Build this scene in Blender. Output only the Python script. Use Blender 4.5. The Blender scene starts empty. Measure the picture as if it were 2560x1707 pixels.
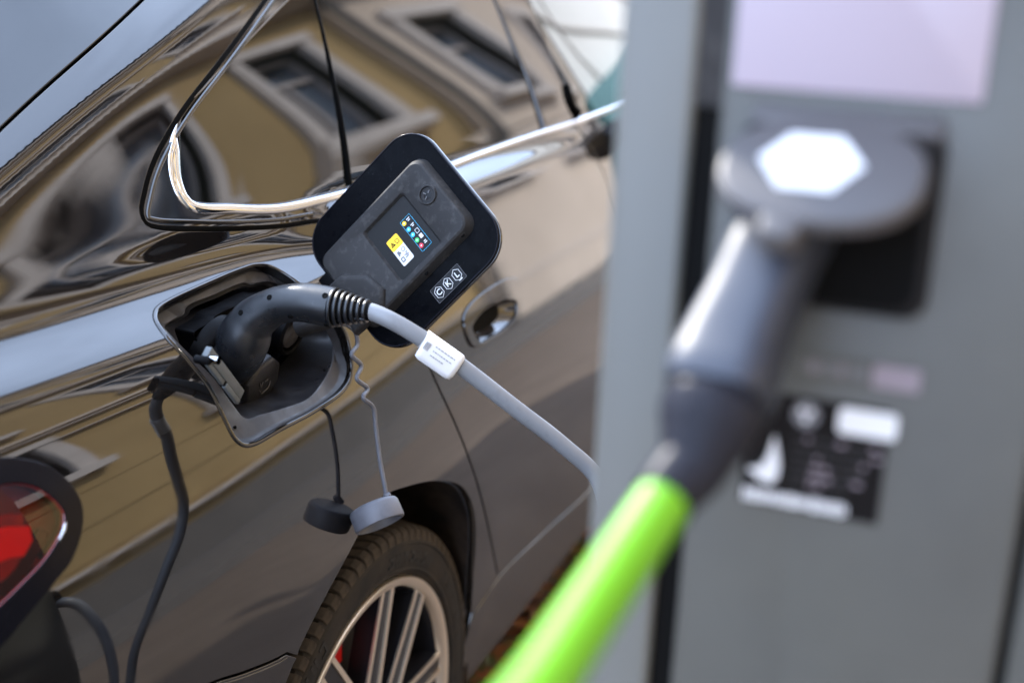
import bpy, bmesh, math, random
import numpy as np
from mathutils import Vector, Matrix
from mathutils.geometry import delaunay_2d_cdt
random.seed(7); rng = np.random.default_rng(7)
scene = bpy.context.scene
COL = scene.collection
R = math.radians
# World axes: X = forward along the parked car (0 at its rear axle), Y = towards the car's far side (0 at its flank), Z = up.

# ------------------------------------------------------------------ camera
CAM_LOC = Vector((-1.41987, -0.69441, 1.46050))
CAM_RIGHT, CAM_DOWN, CAM_FWD = Vector((0.3639, -0.9305, 0.0410)), Vector((-0.2534, -0.1413, -0.9570)), Vector((0.8963, 0.3378, -0.2873))
cam_data = bpy.data.cameras.new('camera'); cam = bpy.data.objects.new('camera', cam_data); COL.objects.link(cam)
m3 = Matrix((CAM_RIGHT, -CAM_DOWN, -CAM_FWD)).transposed()
cam.matrix_world = Matrix.Translation(CAM_LOC) @ m3.to_4x4()
cam_data.sensor_width = 36.0; cam_data.lens = 44.395
cam_data.clip_start = 0.02; cam_data.clip_end = 2000
cam_data.dof.use_dof = True; cam_data.dof.focus_distance = 1.48; cam_data.dof.aperture_fstop = 2.4
scene.camera = cam

# ------------------------------------------------------------------ daylight
SUN_ELEV, SUN_AZ = 36.0, 62.0            # azimuth measured from +X towards +Y: the sun stands behind the car
world = bpy.data.worlds.new('World'); scene.world = world; world.use_nodes = True
nt = world.node_tree; nt.nodes.clear()
sky = nt.nodes.new('ShaderNodeTexSky'); sky.sky_type = 'NISHITA'; sky.sun_disc = False
sky.sun_elevation = R(SUN_ELEV); sky.sun_rotation = R(90 - SUN_AZ); sky.air_density = 1.0; sky.dust_density = 1.2; sky.ozone_density = 1.0
tc = nt.nodes.new('ShaderNodeTexCoord'); mp = nt.nodes.new('ShaderNodeMapping'); mp.inputs['Scale'].default_value = (1.0, 1.0, 2.4)
cl = nt.nodes.new('ShaderNodeTexNoise'); cl.inputs['Scale'].default_value = 2.2; cl.inputs['Detail'].default_value = 7; cl.inputs['Roughness'].default_value = 0.55
rp = nt.nodes.new('ShaderNodeValToRGB'); rp.color_ramp.elements[0].position = 0.30; rp.color_ramp.elements[1].position = 0.72
rp.color_ramp.elements[0].color = (0.55, 0.55, 0.55, 1); rp.color_ramp.elements[1].color = (0.97, 0.97, 0.97, 1)
mixc = nt.nodes.new('ShaderNodeMixRGB'); mixc.inputs['Color2'].default_value = (13.5, 17.0, 24.0, 1)
bg = nt.nodes.new('ShaderNodeBackground'); bg.inputs['Strength'].default_value = 0.10
out = nt.nodes.new('ShaderNodeOutputWorld')
L = nt.links.new
L(tc.outputs['Generated'], mp.inputs['Vector']); L(mp.outputs['Vector'], cl.inputs['Vector']); L(cl.outputs['Fac'], rp.inputs['Fac'])
L(rp.outputs['Color'], mixc.inputs['Fac']); L(sky.outputs['Color'], mixc.inputs['Color1']); L(mixc.outputs['Color'], bg.inputs['Color']); L(bg.outputs['Background'], out.inputs['Surface'])
sd = bpy.data.lights.new('sun', 'SUN'); sd.energy = 3.3; sd.angle = R(3.0); sd.color = (1.0, 0.95, 0.87)
sun = bpy.data.objects.new('sun', sd); COL.objects.link(sun)
to_sun = Vector((math.cos(R(SUN_ELEV))*math.cos(R(SUN_AZ)), math.cos(R(SUN_ELEV))*math.sin(R(SUN_AZ)), math.sin(R(SUN_ELEV))))
sun.rotation_euler = to_sun.to_track_quat('Z', 'Y').to_euler()
scene.view_settings.view_transform = 'Standard'; scene.view_settings.look = 'None'; scene.view_settings.gamma = 1.0
scene.view_settings.exposure = 1.75
scene.render.engine = 'CYCLES'; scene.cycles.max_bounces = 8; scene.cycles.glossy_bounces = 5

# ------------------------------------------------------------------ materials
MATS = {}
def mat(name, col, rough=0.5, metal=0.0, ior=1.5, noise=None, col2=None, bump=None, coat=0.0, rough_noise=None, spec=None):
    m = bpy.data.materials.new(name); m.use_nodes = True; n = m.node_tree.nodes; l = m.node_tree.links
    b = n['Principled BSDF']
    b.inputs['Base Color'].default_value = (*col, 1); b.inputs['Roughness'].default_value = rough
    b.inputs['Metallic'].default_value = metal; b.inputs['IOR'].default_value = ior; b.inputs['Coat Weight'].default_value = coat
    if spec is not None: b.inputs['Specular IOR Level'].default_value = spec
    t = n.new('ShaderNodeTexCoord')
    if noise:
        x = n.new('ShaderNodeTexNoise'); x.inputs['Scale'].default_value = noise[0]; x.inputs['Detail'].default_value = 6; x.inputs['Roughness'].default_value = 0.62
        rr = n.new('ShaderNodeValToRGB'); rr.color_ramp.elements[0].position = noise[1]; rr.color_ramp.elements[1].position = noise[2]
        rr.color_ramp.elements[0].color = (*col, 1); rr.color_ramp.elements[1].color = (*(col2 or col), 1)
        l.new(t.outputs['Object'], x.inputs['Vector']); l.new(x.outputs['Fac'], rr.inputs['Fac']); l.new(rr.outputs['Color'], b.inputs['Base Color'])
    if rough_noise:
        x = n.new('ShaderNodeTexNoise'); x.inputs['Scale'].default_value = rough_noise[0]; x.inputs['Detail'].default_value = 5
        mr = n.new('ShaderNodeMapRange'); mr.inputs['From Min'].default_value = 0.35; mr.inputs['From Max'].default_value = 0.7
        mr.inputs['To Min'].default_value = rough_noise[1]; mr.inputs['To Max'].default_value = rough_noise[2]
        l.new(t.outputs['Object'], x.inputs['Vector']); l.new(x.outputs['Fac'], mr.inputs['Value']); l.new(mr.outputs['Result'], b.inputs['Roughness'])
    if bump:
        x = n.new('ShaderNodeTexNoise'); x.inputs['Scale'].default_value = bump[0]; x.inputs['Detail'].default_value = bump[3] if len(bump) > 3 else 4
        bp = n.new('ShaderNodeBump'); bp.inputs['Strength'].default_value = bump[1]; bp.inputs['Distance'].default_value = bump[2]
        l.new(t.outputs['Object'], x.inputs['Vector']); l.new(x.outputs['Fac'], bp.inputs['Height']); l.new(bp.outputs['Normal'], b.inputs['Normal'])
    MATS[name] = m; return m
mat('paint', (0.0065, 0.0055, 0.005), 0.03, ior=1.66, noise=(520, 0.66, 0.80), col2=(0.035, 0.030, 0.026), rough_noise=(22, 0.018, 0.07), bump=(5, 1.0, 0.0003, 0))
mat('glass', (0.004, 0.0045, 0.004), 0.015, ior=1.57, bump=(3.5, 1.0, 0.0003, 0))
mat('front_glass', (0.004, 0.007, 0.006), 0.0, ior=1.62)
mat('chrome', (0.55, 0.56, 0.58), 0.05, 1.0, rough_noise=(20, 0.04, 0.10))
mat('rubber', (0.001, 0.001, 0.001), 0.5, spec=0.02)
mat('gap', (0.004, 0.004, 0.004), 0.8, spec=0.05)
mat('gloss_black', (0.003, 0.003, 0.006), 0.22, spec=0.12)
mat('pillar_black', (0.004, 0.004, 0.005), 0.05, ior=1.55)
mat('underside', (0.018, 0.014, 0.012), 0.85, noise=(14, 0.4, 0.75), col2=(0.065, 0.045, 0.032), bump=(40, 0.5, 0.004), spec=0.15)
mat('tyre', (0.009, 0.0085, 0.008), 0.75, noise=(14, 0.38, 0.75), col2=(0.034, 0.026, 0.019), bump=(160, 0.25, 0.001), spec=0.25)
mat('tread', (0.020, 0.0165, 0.0135), 0.8, noise=(40, 0.35, 0.7), col2=(0.070, 0.054, 0.040), bump=(200, 0.3, 0.001), spec=0.2)
mat('tyre_text', (0.020, 0.019, 0.018), 0.7, spec=0.25)
mat('alloy', (0.82, 0.71, 0.57), 0.38, 1.0)
mat('alloy_dark', (0.010, 0.010, 0.013), 0.3, spec=0.3)
mat('disc', (0.10, 0.095, 0.09), 0.4, 1.0)
mat('caliper', (0.55, 0.008, 0.006), 0.4)
m_ = mat('lens_clear', (0.75, 0.10, 0.06), 0.0, ior=1.45); m_.node_tree.nodes['Principled BSDF'].inputs['Transmission Weight'].default_value = 1.0
mat('lens_bowl', (0.10, 0.012, 0.008), 0.35, noise=(9, 0.35, 0.7), col2=(0.05, 0.004, 0.003))
mat('lens_red', (0.25, 0.003, 0.003), 0.06, coat=1.0)
mat('lens_glow', (0.85, 0.006, 0.004), 0.25, spec=0.2)
mat('lens_dark', (0.02, 0.001, 0.001), 0.1, spec=0.2)
mat('lens_amber', (0.07, 0.006, 0.003), 0.05, coat=0.6)
mat('port_flange', (0.040, 0.037, 0.038), 0.38, noise=(26, 0.45, 0.8), col2=(0.075, 0.066, 0.060), rough_noise=(40, 0.28, 0.6))
mat('port_black', (0.0025, 0.0025, 0.003), 0.5, rough_noise=(30, 0.35, 0.7), spec=0.06)
mat('port_tray', (0.010, 0.0095, 0.011), 0.32, noise=(34, 0.45, 0.8), col2=(0.024, 0.022, 0.022), rough_noise=(24, 0.25, 0.55), spec=0.3)
mat('flap_plate', (0.002, 0.0022, 0.003), 0.30, noise=(420, 0.60, 0.82), col2=(0.022, 0.022, 0.025), rough_noise=(60, 0.20, 0.55), spec=0.03)
mat('flap_tray', (0.021, 0.020, 0.020), 0.55, noise=(95, 0.52, 0.82), col2=(0.060, 0.057, 0.055), bump=(900, 0.15, 0.0006), spec=0.2)
mat('flap_panel', (0.008, 0.008, 0.008), 0.5, noise=(300, 0.6, 0.85), col2=(0.03, 0.03, 0.03), spec=0.2)
mat('white_print', (0.62, 0.62, 0.62), 0.5)
mat('yellow_print', (0.85, 0.52, 0.01), 0.5)
mat('black_print', (0.006, 0.006, 0.007), 0.4, spec=0.2)
mat('grey_print', (0.13, 0.13, 0.14), 0.5)
mat('blue_print', (0.03, 0.45, 0.72), 0.5)
mat('green_print', (0.05, 0.55, 0.13), 0.5)
mat('red_print', (0.75, 0.03, 0.06), 0.5)
mat('latch_metal', (0.085, 0.098, 0.105), 0.42, rough_noise=(80, 0.3, 0.55))
mat('plug_black', (0.007, 0.008, 0.010), 0.34, noise=(150, 0.62, 0.80), col2=(0.030, 0.032, 0.036), bump=(1200, 0.10, 0.0004), rough_noise=(50, 0.26, 0.44))
mat('grey_cable', (0.19, 0.198, 0.21), 0.42, noise=(60, 0.55, 0.85), col2=(0.15, 0.155, 0.165), rough_noise=(80, 0.33, 0.55))
mat('cap_grey', (0.110, 0.113, 0.130), 0.48, noise=(90, 0.5, 0.8), col2=(0.085, 0.088, 0.100))
mat('label_white', (0.74, 0.74, 0.75), 0.55)
mat('faint_print', (0.33, 0.33, 0.35), 0.55)
mat('edge_trim', (0.10, 0.085, 0.07), 0.4)
mat('station_grey', (0.069, 0.068, 0.058), 0.40, noise=(5, 0.35, 0.70), col2=(0.050, 0.050, 0.044), rough_noise=(9, 0.34, 0.5))
mat('station_frame', (0.116, 0.118, 0.108), 0.38, rough_noise=(9, 0.32, 0.48))
mat('station_dark', (0.005, 0.005, 0.005), 0.5, spec=0.03)
mat('station_lid', (0.062, 0.057, 0.058), 0.5)
mat('socket_black', (0.008, 0.008, 0.009), 0.45, spec=0.12)
mat('panel_lilac', (0.33, 0.28, 0.32), 0.30)
mat('station_label', (0.008, 0.007, 0.007), 0.5, spec=0.06)
mat('label_pink', (0.20, 0.165, 0.185), 0.5)
mat('plug_blue', (0.024, 0.029, 0.043), 0.46, spec=0.45)
mat('green_cable', (0.12, 0.34, 0.006), 0.33)
mat('hub_black', (0.02, 0.02, 0.025), 0.35, spec=0.06)

# ------------------------------------------------------------------ helpers
def thing(name, label, cat, loc=(0, 0, 0), group=None):
    o = bpy.data.objects.new(name, None); COL.objects.link(o); o.location = loc; o.empty_display_size = 0.05
    o['label'] = label; o['category'] = cat
    if group: o['group'] = group
    return o
def tag(o, label, cat, group=None):
    o['label'] = label; o['category'] = cat
    if group: o['group'] = group
    return o
def world_off(parent):
    v = Vector((0, 0, 0))
    while parent is not None: v = v + parent.location; parent = parent.parent
    return v
def mesh(name, verts, faces, m, parent=None, smooth=True, normals=None, angle=None):
    me = bpy.data.meshes.new(name)
    off = world_off(parent)
    me.from_pydata([tuple(Vector(v)-off) for v in verts], [], [tuple(int(i) for i in f) for f in faces]); me.update()
    me.materials.append(MATS[m])
    if smooth: me.polygons.foreach_set('use_smooth', [True]*len(me.polygons))
    if normals is not None: me.normals_split_custom_set_from_vertices([tuple(n) for n in normals])
    elif angle: me.set_sharp_from_angle(angle=R(angle))
    o = bpy.data.objects.new(name, me); COL.objects.link(o); o.parent = parent
    return o
def bmobj(name, bm, m, parent=None, smooth=False, angle=None):
    off = world_off(parent); bmesh.ops.translate(bm, verts=bm.verts, vec=-off)
    bmesh.ops.recalc_face_normals(bm, faces=bm.faces)
    me = bpy.data.meshes.new(name); bm.to_mesh(me); bm.free(); me.materials.append(MATS[m])
    if smooth: me.polygons.foreach_set('use_smooth', [True]*len(me.polygons))
    if angle: me.set_sharp_from_angle(angle=R(angle))
    o = bpy.data.objects.new(name, me); COL.objects.link(o); o.parent = parent
    return o
def box(name, lo, hi, m, parent=None, bevel=0.0, mw=None, seg=2):
    bm = bmesh.new(); bmesh.ops.create_cube(bm, size=1)
    lo, hi = Vector(lo), Vector(hi)
    for v in bm.verts: v.co = Vector([(lo[i]+hi[i])/2 + v.co[i]*(hi[i]-lo[i]) for i in range(3)])
    if bevel: bmesh.ops.bevel(bm, geom=bm.edges[:], offset=bevel, segments=seg, affect='EDGES', profile=0.5)
    if mw is not None: bmesh.ops.transform(bm, matrix=mw, verts=bm.verts)
    return bmobj(name, bm, m, parent, smooth=bool(bevel), angle=40 if bevel else None)
def prism(name, poly, d0, d1, m, parent=None, mw=None, bevel=0.0, smooth=False, seg=2):
    """extrude a 2-D polygon (u, v) from depth d0 to d1 along the local third axis"""
    bm = bmesh.new(); a = [bm.verts.new((p[0], p[1], d0)) for p in poly]; b = [bm.verts.new((p[0], p[1], d1)) for p in poly]
    bm.faces.new(a); top = bm.faces.new(b); n = len(poly)
    for i in range(n): bm.faces.new((a[i], a[(i+1) % n], b[(i+1) % n], b[i]))
    bmesh.ops.recalc_face_normals(bm, faces=bm.faces)
    if bevel: bmesh.ops.bevel(bm, geom=list(top.edges), offset=bevel, segments=seg, affect='EDGES', profile=0.5)
    if mw is not None: bmesh.ops.transform(bm, matrix=mw, verts=bm.verts)
    return bmobj(name, bm, m, parent, smooth=True, angle=35)
def frame(origin, u, v):
    u = Vector(u).normalized(); v = Vector(v); v = (v - u*(u.dot(v))).normalized(); n = u.cross(v)
    return Matrix.Translation(Vector(origin)) @ Matrix((u, v, n)).transposed().to_4x4()
def rrect(u0, u1, v0, v1, r, n=6):
    P = []
    for cx, cy, a in ((u1-r, v1-r, 0), (u0+r, v1-r, 90), (u0+r, v0+r, 180), (u1-r, v0+r, 270)):
        P += [(cx+r*math.cos(R(a+90*i/n)), cy+r*math.sin(R(a+90*i/n))) for i in range(n+1)]
    return P
def ngon(cu, cv, ru, rv=None, n=24, rot=0):
    rv = rv or ru
    return [(cu+ru*math.cos(2*math.pi*i/n+rot), cv+rv*math.sin(2*math.pi*i/n+rot)) for i in range(n)]
def catmull(pts, closed=False, step=0.01):
    P = [np.array(p, float) for p in pts]; n = len(P); out = []
    for i in range(n if closed else n-1):
        p1, p2 = P[i], P[(i+1) % n]
        p0 = P[i-1] if (closed or i > 0) else 2*p1-p2
        p3 = P[(i+2) % n] if (closed or i+2 < n) else 2*p2-p1
        k = max(2, int(np.linalg.norm(p2-p1)/step)+1)
        t0 = 0; t1 = t0+max(np.linalg.norm(p1-p0), 1e-6)**.5; t2 = t1+max(np.linalg.norm(p2-p1), 1e-6)**.5; t3 = t2+max(np.linalg.norm(p3-p2), 1e-6)**.5
        for j in range(k):
            t = t1+(t2-t1)*j/k
            a1 = (t1-t)/(t1-t0)*p0+(t-t0)/(t1-t0)*p1; a2 = (t2-t)/(t2-t1)*p1+(t-t1)/(t2-t1)*p2; a3 = (t3-t)/(t3-t2)*p2+(t-t2)/(t3-t2)*p3
            b1 = (t2-t)/(t2-t0)*a1+(t-t0)/(t2-t0)*a2; b2 = (t3-t)/(t3-t1)*a2+(t-t1)/(t3-t1)*a3
            out.append((t2-t)/(t2-t1)*b1+(t-t1)/(t2-t1)*b2)
    if not closed: out.append(P[-1])
    return np.array(out)
def tube(name, path, radius, m, parent=None, seg=20, power=1.0, caps=True):
    """sweep a round section (power below 1 squares it); radius is a number or one per point"""
    P = np.array(path, float); n = len(P)
    rad = np.full(n, radius) if np.isscalar(radius) else np.array(radius, float)
    T = np.gradient(P, axis=0); T /= np.linalg.norm(T, axis=1, keepdims=True)
    ref = np.array([0, 0, 1.0]) if abs(T[0][2]) < 0.9 else np.array([1.0, 0, 0])
    a = np.cross(T[0], ref); a /= np.linalg.norm(a); verts = []; faces = []
    for i in range(n):
        a = a - T[i]*(a@T[i]); a /= np.linalg.norm(a); b = np.cross(T[i], a)
        for k in range(seg):
            an = 2*math.pi*k/seg; c_, s_ = math.cos(an), math.sin(an)
            verts.append(P[i]+rad[i]*(math.copysign(abs(c_)**power, c_)*a+math.copysign(abs(s_)**power, s_)*b))
    for i in range(n-1):
        for k in range(seg): faces.append((i*seg+k, i*seg+(k+1) % seg, (i+1)*seg+(k+1) % seg, (i+1)*seg+k))
    if caps: faces.append(tuple(range(seg-1, -1, -1))); faces.append(tuple((n-1)*seg+k for k in range(seg)))
    return mesh(name, verts, faces, m, parent, True, angle=50)
def lathe(name, prof, m, parent=None, mw=None, seg=48, smooth=True, angle=40, closed=False):
    """profile of (radius, height) turned about the local third axis"""
    verts = []; faces = []; n = len(prof)
    for k in range(seg):
        c, s = math.cos(2*math.pi*k/seg), math.sin(2*math.pi*k/seg)
        for r, h in prof: verts.append(Vector((r*c, r*s, h)))
    for k in range(seg):
        for i in range(n if closed else n-1):
            j = (i+1) % n
            faces.append((k*n+i, ((k+1) % seg)*n+i, ((k+1) % seg)*n+j, k*n+j))
    if mw is not None: verts = [mw @ v for v in verts]
    o = mesh(name, verts, faces, m, parent, smooth, angle=angle)
    return o
def text(name, body, size, m, parent, mw, depth=0.0001, bold=False):
    cu = bpy.data.curves.new(name, 'FONT'); cu.body = body; cu.size = size; cu.align_x = 'CENTER'; cu.align_y = 'CENTER'; cu.extrude = depth
    if bold: cu.offset = size*0.02
    tmp = bpy.data.objects.new(name, cu); COL.objects.link(tmp)
    dg = bpy.context.evaluated_depsgraph_get(); me = bpy.data.meshes.new_from_object(tmp.evaluated_get(dg))
    COL.objects.unlink(tmp); bpy.data.objects.remove(tmp)
    me.transform(Matrix.Translation(-world_off(parent)) @ mw); me.materials.clear(); me.materials.append(MATS[m])
    o = bpy.data.objects.new(name, me); COL.objects.link(o); o.parent = parent
    return o

# ---------------------------------------------------------------- car flank as a height field: Y (inwards) over X (forward) and Z (up)
def soft(t, w): return w*np.logaddexp(0, t/w)
def sig(t, w): return 0.5*(1+np.tanh(t/(2*w)))
def flank(x, z):
    x = np.asarray(x, float); z = np.asarray(z, float)
    plan = 0.10*soft(-(x+0.05), 0.10)**2 + 0.03*soft(x-1.2, 0.2)**2
    door = -0.015 - 0.20*(z-0.62) + 0.22*soft(z-0.62, 0.05) + 0.265*soft(z-0.77, 0.045) + 0.15*soft(z-1.145, 0.010) + 0.12*soft(z-1.24, 0.06)
    k = sig(-(x-0.07), 0.07)
    zc = ledge(x)
    g = sig(z-1.128, 0.0060)
    k = k*(1-g) + (1-(soft(x+0.35, 0.05)-soft(x-1.05, 0.05))/1.4)*g
    step = k*(0.036*sig(z-zc, 0.007) + 0.062*sig(z-zc, 0.033))
    za = 1.226 + 0.3785*(x+0.4103)
    roof = 0.75*soft(z-za, 0.008) + 0.2*soft(z-za, 0.05)
    flare = -0.003*np.exp(-((np.hypot(x, z-0.36)-0.40)/0.07)**2)*sig(z-0.30, 0.03)
    pillar = 0.06*sig(-(x+0.24), 0.05)*soft(z-1.115, 0.010)
    return plan + door + step + roof + flare + pillar
def ledge(x): return 1.075 + 0.0*x
def flank_normal(x, z, e=4e-4):
    dx = (flank(x+e, z)-flank(x-e, z))/(2*e); dz = (flank(x, z+e)-flank(x, z-e))/(2*e)
    n = np.stack([dx, -np.ones_like(dx), dz], -1)
    return n/np.linalg.norm(n, axis=-1, keepdims=True)
def flange_y(x, z):
    # plane of the charging port's rim, set between the lower and upper edge of its opening
    x = np.asarray(x, float); t = (np.asarray(z, float)-0.928)/0.165
    a = flank(x, 0.928); b = flank(x, 1.093)
    return a+(b-a)*t+0.009
def on_flank(x, z, off=0.0):
    x = np.asarray(x, float); z = np.asarray(z, float)
    n = flank_normal(x, z)
    return np.stack([x, flank(x, z), z], -1) + n*off
def in_poly(px, pz, loop):
    a = np.asarray(loop); b = np.roll(a, -1, 0); r = np.zeros(len(px), bool)
    for (x0, z0), (x1, z1) in zip(a, b):
        if z0 == z1: continue
        c = (z0 > pz) != (z1 > pz)
        r ^= c & (px < (x1-x0)*(pz-z0)/(z1-z0)+x0)
    return r
def loop_area(l):
    a = np.asarray(l); b = np.roll(a, -1, 0); return 0.5*np.sum(a[:, 0]*b[:, 1]-b[:, 0]*a[:, 1])
def loop_out(l):
    """unit normals in the panel plane pointing to the right of travel (out of a counter-clockwise loop)"""
    a = np.asarray(l); t = np.roll(a, -1, 0)-np.roll(a, 1, 0); t /= np.linalg.norm(t, axis=1, keepdims=True)+1e-12
    return np.stack([t[:, 1], -t[:, 0]], -1)
def dedupe(l, d=0.0012):
    o = [l[0]]
    for p in l[1:]:
        if np.hypot(*(np.array(p)-o[-1])) > d: o.append(np.array(p))
    if np.hypot(*(o[0]-o[-1])) < d: o.pop()
    return np.array(o)
def panel(name, outer, holes, m, parent, gx=0.02, gz=0.010, off=0.0, inset=0.0, roll=True, depth=0.012, hole_inset=None, tilt=0.0, z_mid=1.25):
    """a sheet of the car's flank cut to an outline in (x, z), with rolled edges"""
    loops = []
    for i, l in enumerate([outer]+list(holes)):
        l = dedupe(np.array([np.array(p, float) for p in l]))
        if (loop_area(l) > 0) != (i == 0): l = l[::-1]
        d = inset if i == 0 else (inset if hole_inset is None else hole_inset)
        l = l - loop_out(l)*d
        loops.append(l)
    x0, z0 = loops[0].min(0); x1, z1 = loops[0].max(0)
    X, Z = np.meshgrid(np.arange(x0+gx/2, x1, gx), np.arange(z0+gz/2, z1, gz)); X = X.ravel(); Z = Z.ravel()
    ok = in_poly(X, Z, loops[0])
    for h in loops[1:]: ok &= ~in_poly(X, Z, h)
    X, Z = X[ok], Z[ok]
    B = np.concatenate(loops)
    keep = np.ones(len(X), bool)
    for i in range(0, len(X), 2000):
        dd = np.hypot((X[i:i+2000, None]-B[None, :, 0])/gx, (Z[i:i+2000, None]-B[None, :, 1])/gz)
        keep[i:i+2000] = dd.min(1) > 0.4
    X, Z = X[keep], Z[keep]
    pts = [Vector(p) for p in B]+[Vector((a, b)) for a, b in zip(X, Z)]
    edges = []; s = 0; starts = []
    for l in loops:
        starts.append((s, len(l))); edges += [(s+i, s+(i+1) % len(l)) for i in range(len(l))]; s += len(l)
    vs, es, fs, ov, oe, of = delaunay_2d_cdt(pts, edges, [], 0, 1e-7)
    V = np.array([tuple(v) for v in vs]); F = np.array([f for f in fs if len(f) == 3])
    c = V[F].mean(1); ok = in_poly(c[:, 0], c[:, 1], loops[0])
    for h in loops[1:]: ok &= ~in_poly(c[:, 0], c[:, 1], h)
    F = F[ok]
    co = on_flank(V[:, 0], V[:, 1], off); co[:, 1] += tilt*(V[:, 1]-z_mid); co = list(co)
    nr = flank_normal(V[:, 0], V[:, 1]); nr = nr/-nr[:, 1:2]; nr[:, 2] += tilt; nr = list(nr/np.linalg.norm(nr, axis=1, keepdims=True)); faces = [tuple(f) for f in F]
    # orientation: face normals must look outwards (-Y)
    f0 = faces[0]; nn = np.cross(co[f0[1]]-co[f0[0]], co[f0[2]]-co[f0[0]])
    if nn[1] > 0: faces = [f[::-1] for f in faces]
    if roll:
        for l in loops:
            o2 = loop_out(l); n = len(l); base = len(co)
            S0 = on_flank(l[:, 0], l[:, 1], off); N0 = flank_normal(l[:, 0], l[:, 1])
            O = np.stack([o2[:, 0], np.zeros(n), o2[:, 1]], -1); O -= N0*np.sum(O*N0, -1, keepdims=True); O /= np.linalg.norm(O, axis=-1, keepdims=True)
            rings = [(0, 0, 0), (0.0009, 0.0003, 0.6), (0.0014, 0.0012, 1.25), (0.0014, depth, 1.57)]
            for a, d, th in rings:
                co += list(S0+O*a-N0*d); nr += list(N0*math.cos(th)+O*math.sin(th))
            for k in range(len(rings)-1):
                for i in range(n):
                    j = (i+1) % n; q = (base+k*n+i, base+k*n+j, base+(k+1)*n+j, base+(k+1)*n+i)
                    gn = np.cross(co[q[2]]-co[q[0]], co[q[3]]-co[q[1]])
                    faces.append(q if gn@(nr[q[0]]+nr[q[2]]) > 0 else q[::-1])
    return mesh(name, co, faces, m, parent, True, normals=nr)
def strip(name, path, w, h, m, parent, off=0.0, prof=None, closed=False, taper=False):
    """a trim strip lying on the flank along an (x, z) path: half-round section, w wide and h proud"""
    P = np.asarray(path, float); n = len(P)
    S0 = on_flank(P[:, 0], P[:, 1], off); N0 = flank_normal(P[:, 0], P[:, 1])
    T = (np.roll(S0, -1, 0)-np.roll(S0, 1, 0)) if closed else np.gradient(S0, axis=0)
    T /= np.linalg.norm(T, axis=1, keepdims=True); Bn = np.cross(N0, T); Bn /= np.linalg.norm(Bn, axis=1, keepdims=True)
    prof = prof or [(math.cos(math.pi*i/10), math.sin(math.pi*i/10)) for i in range(11)]
    k = len(prof); verts = []; faces = []; ws = np.broadcast_to(np.asarray(w, float), (n,))
    for i in range(n):
        s = 1.0; w = ws[i]
        if taper: s = min(1.0, 0.15+min(i, n-1-i)/6)
        for a, b in prof: verts.append(S0[i]+Bn[i]*a*w/2*s+N0[i]*(b*h*s))
        verts.append(S0[i]-Bn[i]*w/2*s-N0[i]*0.006); verts.append(S0[i]+Bn[i]*w/2*s-N0[i]*0.006)
    kk = k+2
    for i in range(n if closed else n-1):
        j = (i+1) % n
        for q in range(kk): faces.append((i*kk+q, i*kk+(q+1) % kk, j*kk+(q+1) % kk, j*kk+q))
    if not closed: faces.append(tuple(range(kk))); faces.append(tuple((n-1)*kk+q for q in range(kk-1, -1, -1)))
    o = mesh(name, verts, faces, m, parent, True, angle=60)
    return o
# ------------------------------------------------------------------ outlines on the flank, in (x, z)
DOOR_BACK = [(0.3495, 1.4869), (0.2532, 1.4414), (0.157, 1.3959), (0.0768, 1.358), (-0.0094, 1.3179), (-0.0984, 1.2766), (-0.1546, 1.2461), (-0.2001, 1.2165), (-0.23, 1.1912), (-0.2498, 1.1702), (-0.2503, 1.1594), (-0.237, 1.1531), (-0.1795, 1.1422), (-0.103, 1.1304), (-0.0219, 1.121), (0.0453, 1.1182), (0.0953, 1.1102), (0.1261, 1.0551), (0.1412, 0.9739)]
DOOR_LOW = [(0.1599, 0.8927), (0.1968, 0.8106), (0.2381, 0.7287), (0.2958, 0.6334), (0.3745, 0.5279), (0.4608, 0.427)]
GLASS_EDGE = [(0.3266, 1.4401), (0.2084, 1.3956), (0.1175, 1.3614), (0.0351, 1.3293), (-0.0532, 1.2941), (-0.1149, 1.2667), (-0.1488, 1.2247), (-0.1675, 1.1906), (-0.1668, 1.1746), (-0.1043, 1.1604), (-0.0189, 1.1478), (0.0767, 1.1462), (0.1419, 1.1467)]
BELT_UP = [(0.2669, 1.1456), (0.4059, 1.1444), (0.5688, 1.1498), (0.8552, 1.1593), (1.3161, 1.1695), (2.0, 1.1695)]
BELT_DN = [(0.1, 1.1311), (0.4631, 1.1311), (0.6226, 1.1323), (0.9221, 1.1409), (1.2859, 1.1444), (2.0, 1.1444)]
DIVIDER = [(0.3001, 1.4539), (0.2771, 1.3952), (0.2443, 1.3114), (0.2121, 1.2353), (0.1899, 1.1894), (0.1646, 1.1479)]
PILLAR_A = [(0.8719, 1.455), (0.8719, 1.3909), (0.8709, 1.3132), (0.8744, 1.2503), (0.8639, 1.164)]
PILLAR_B = [(1.0284, 1.455), (1.0284, 1.3897), (1.0196, 1.316), (1.0154, 1.2419), (1.0072, 1.1801)]
FRONT_SHUT = [(1.0078, 1.1525), (1.059, 1.0986), (1.1066, 1.04), (1.1224, 0.9884), (1.1724, 0.9), (1.1924, 0.75), (1.1924, 0.36)]
REAR_GLASS = [(-0.7088, 1.1224), (-0.5322, 1.1967), (-0.3555, 1.2711), (-0.2196, 1.3283), (-0.0568, 1.3958), (0.106, 1.4633), (0.2037, 1.5038)]
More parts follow.
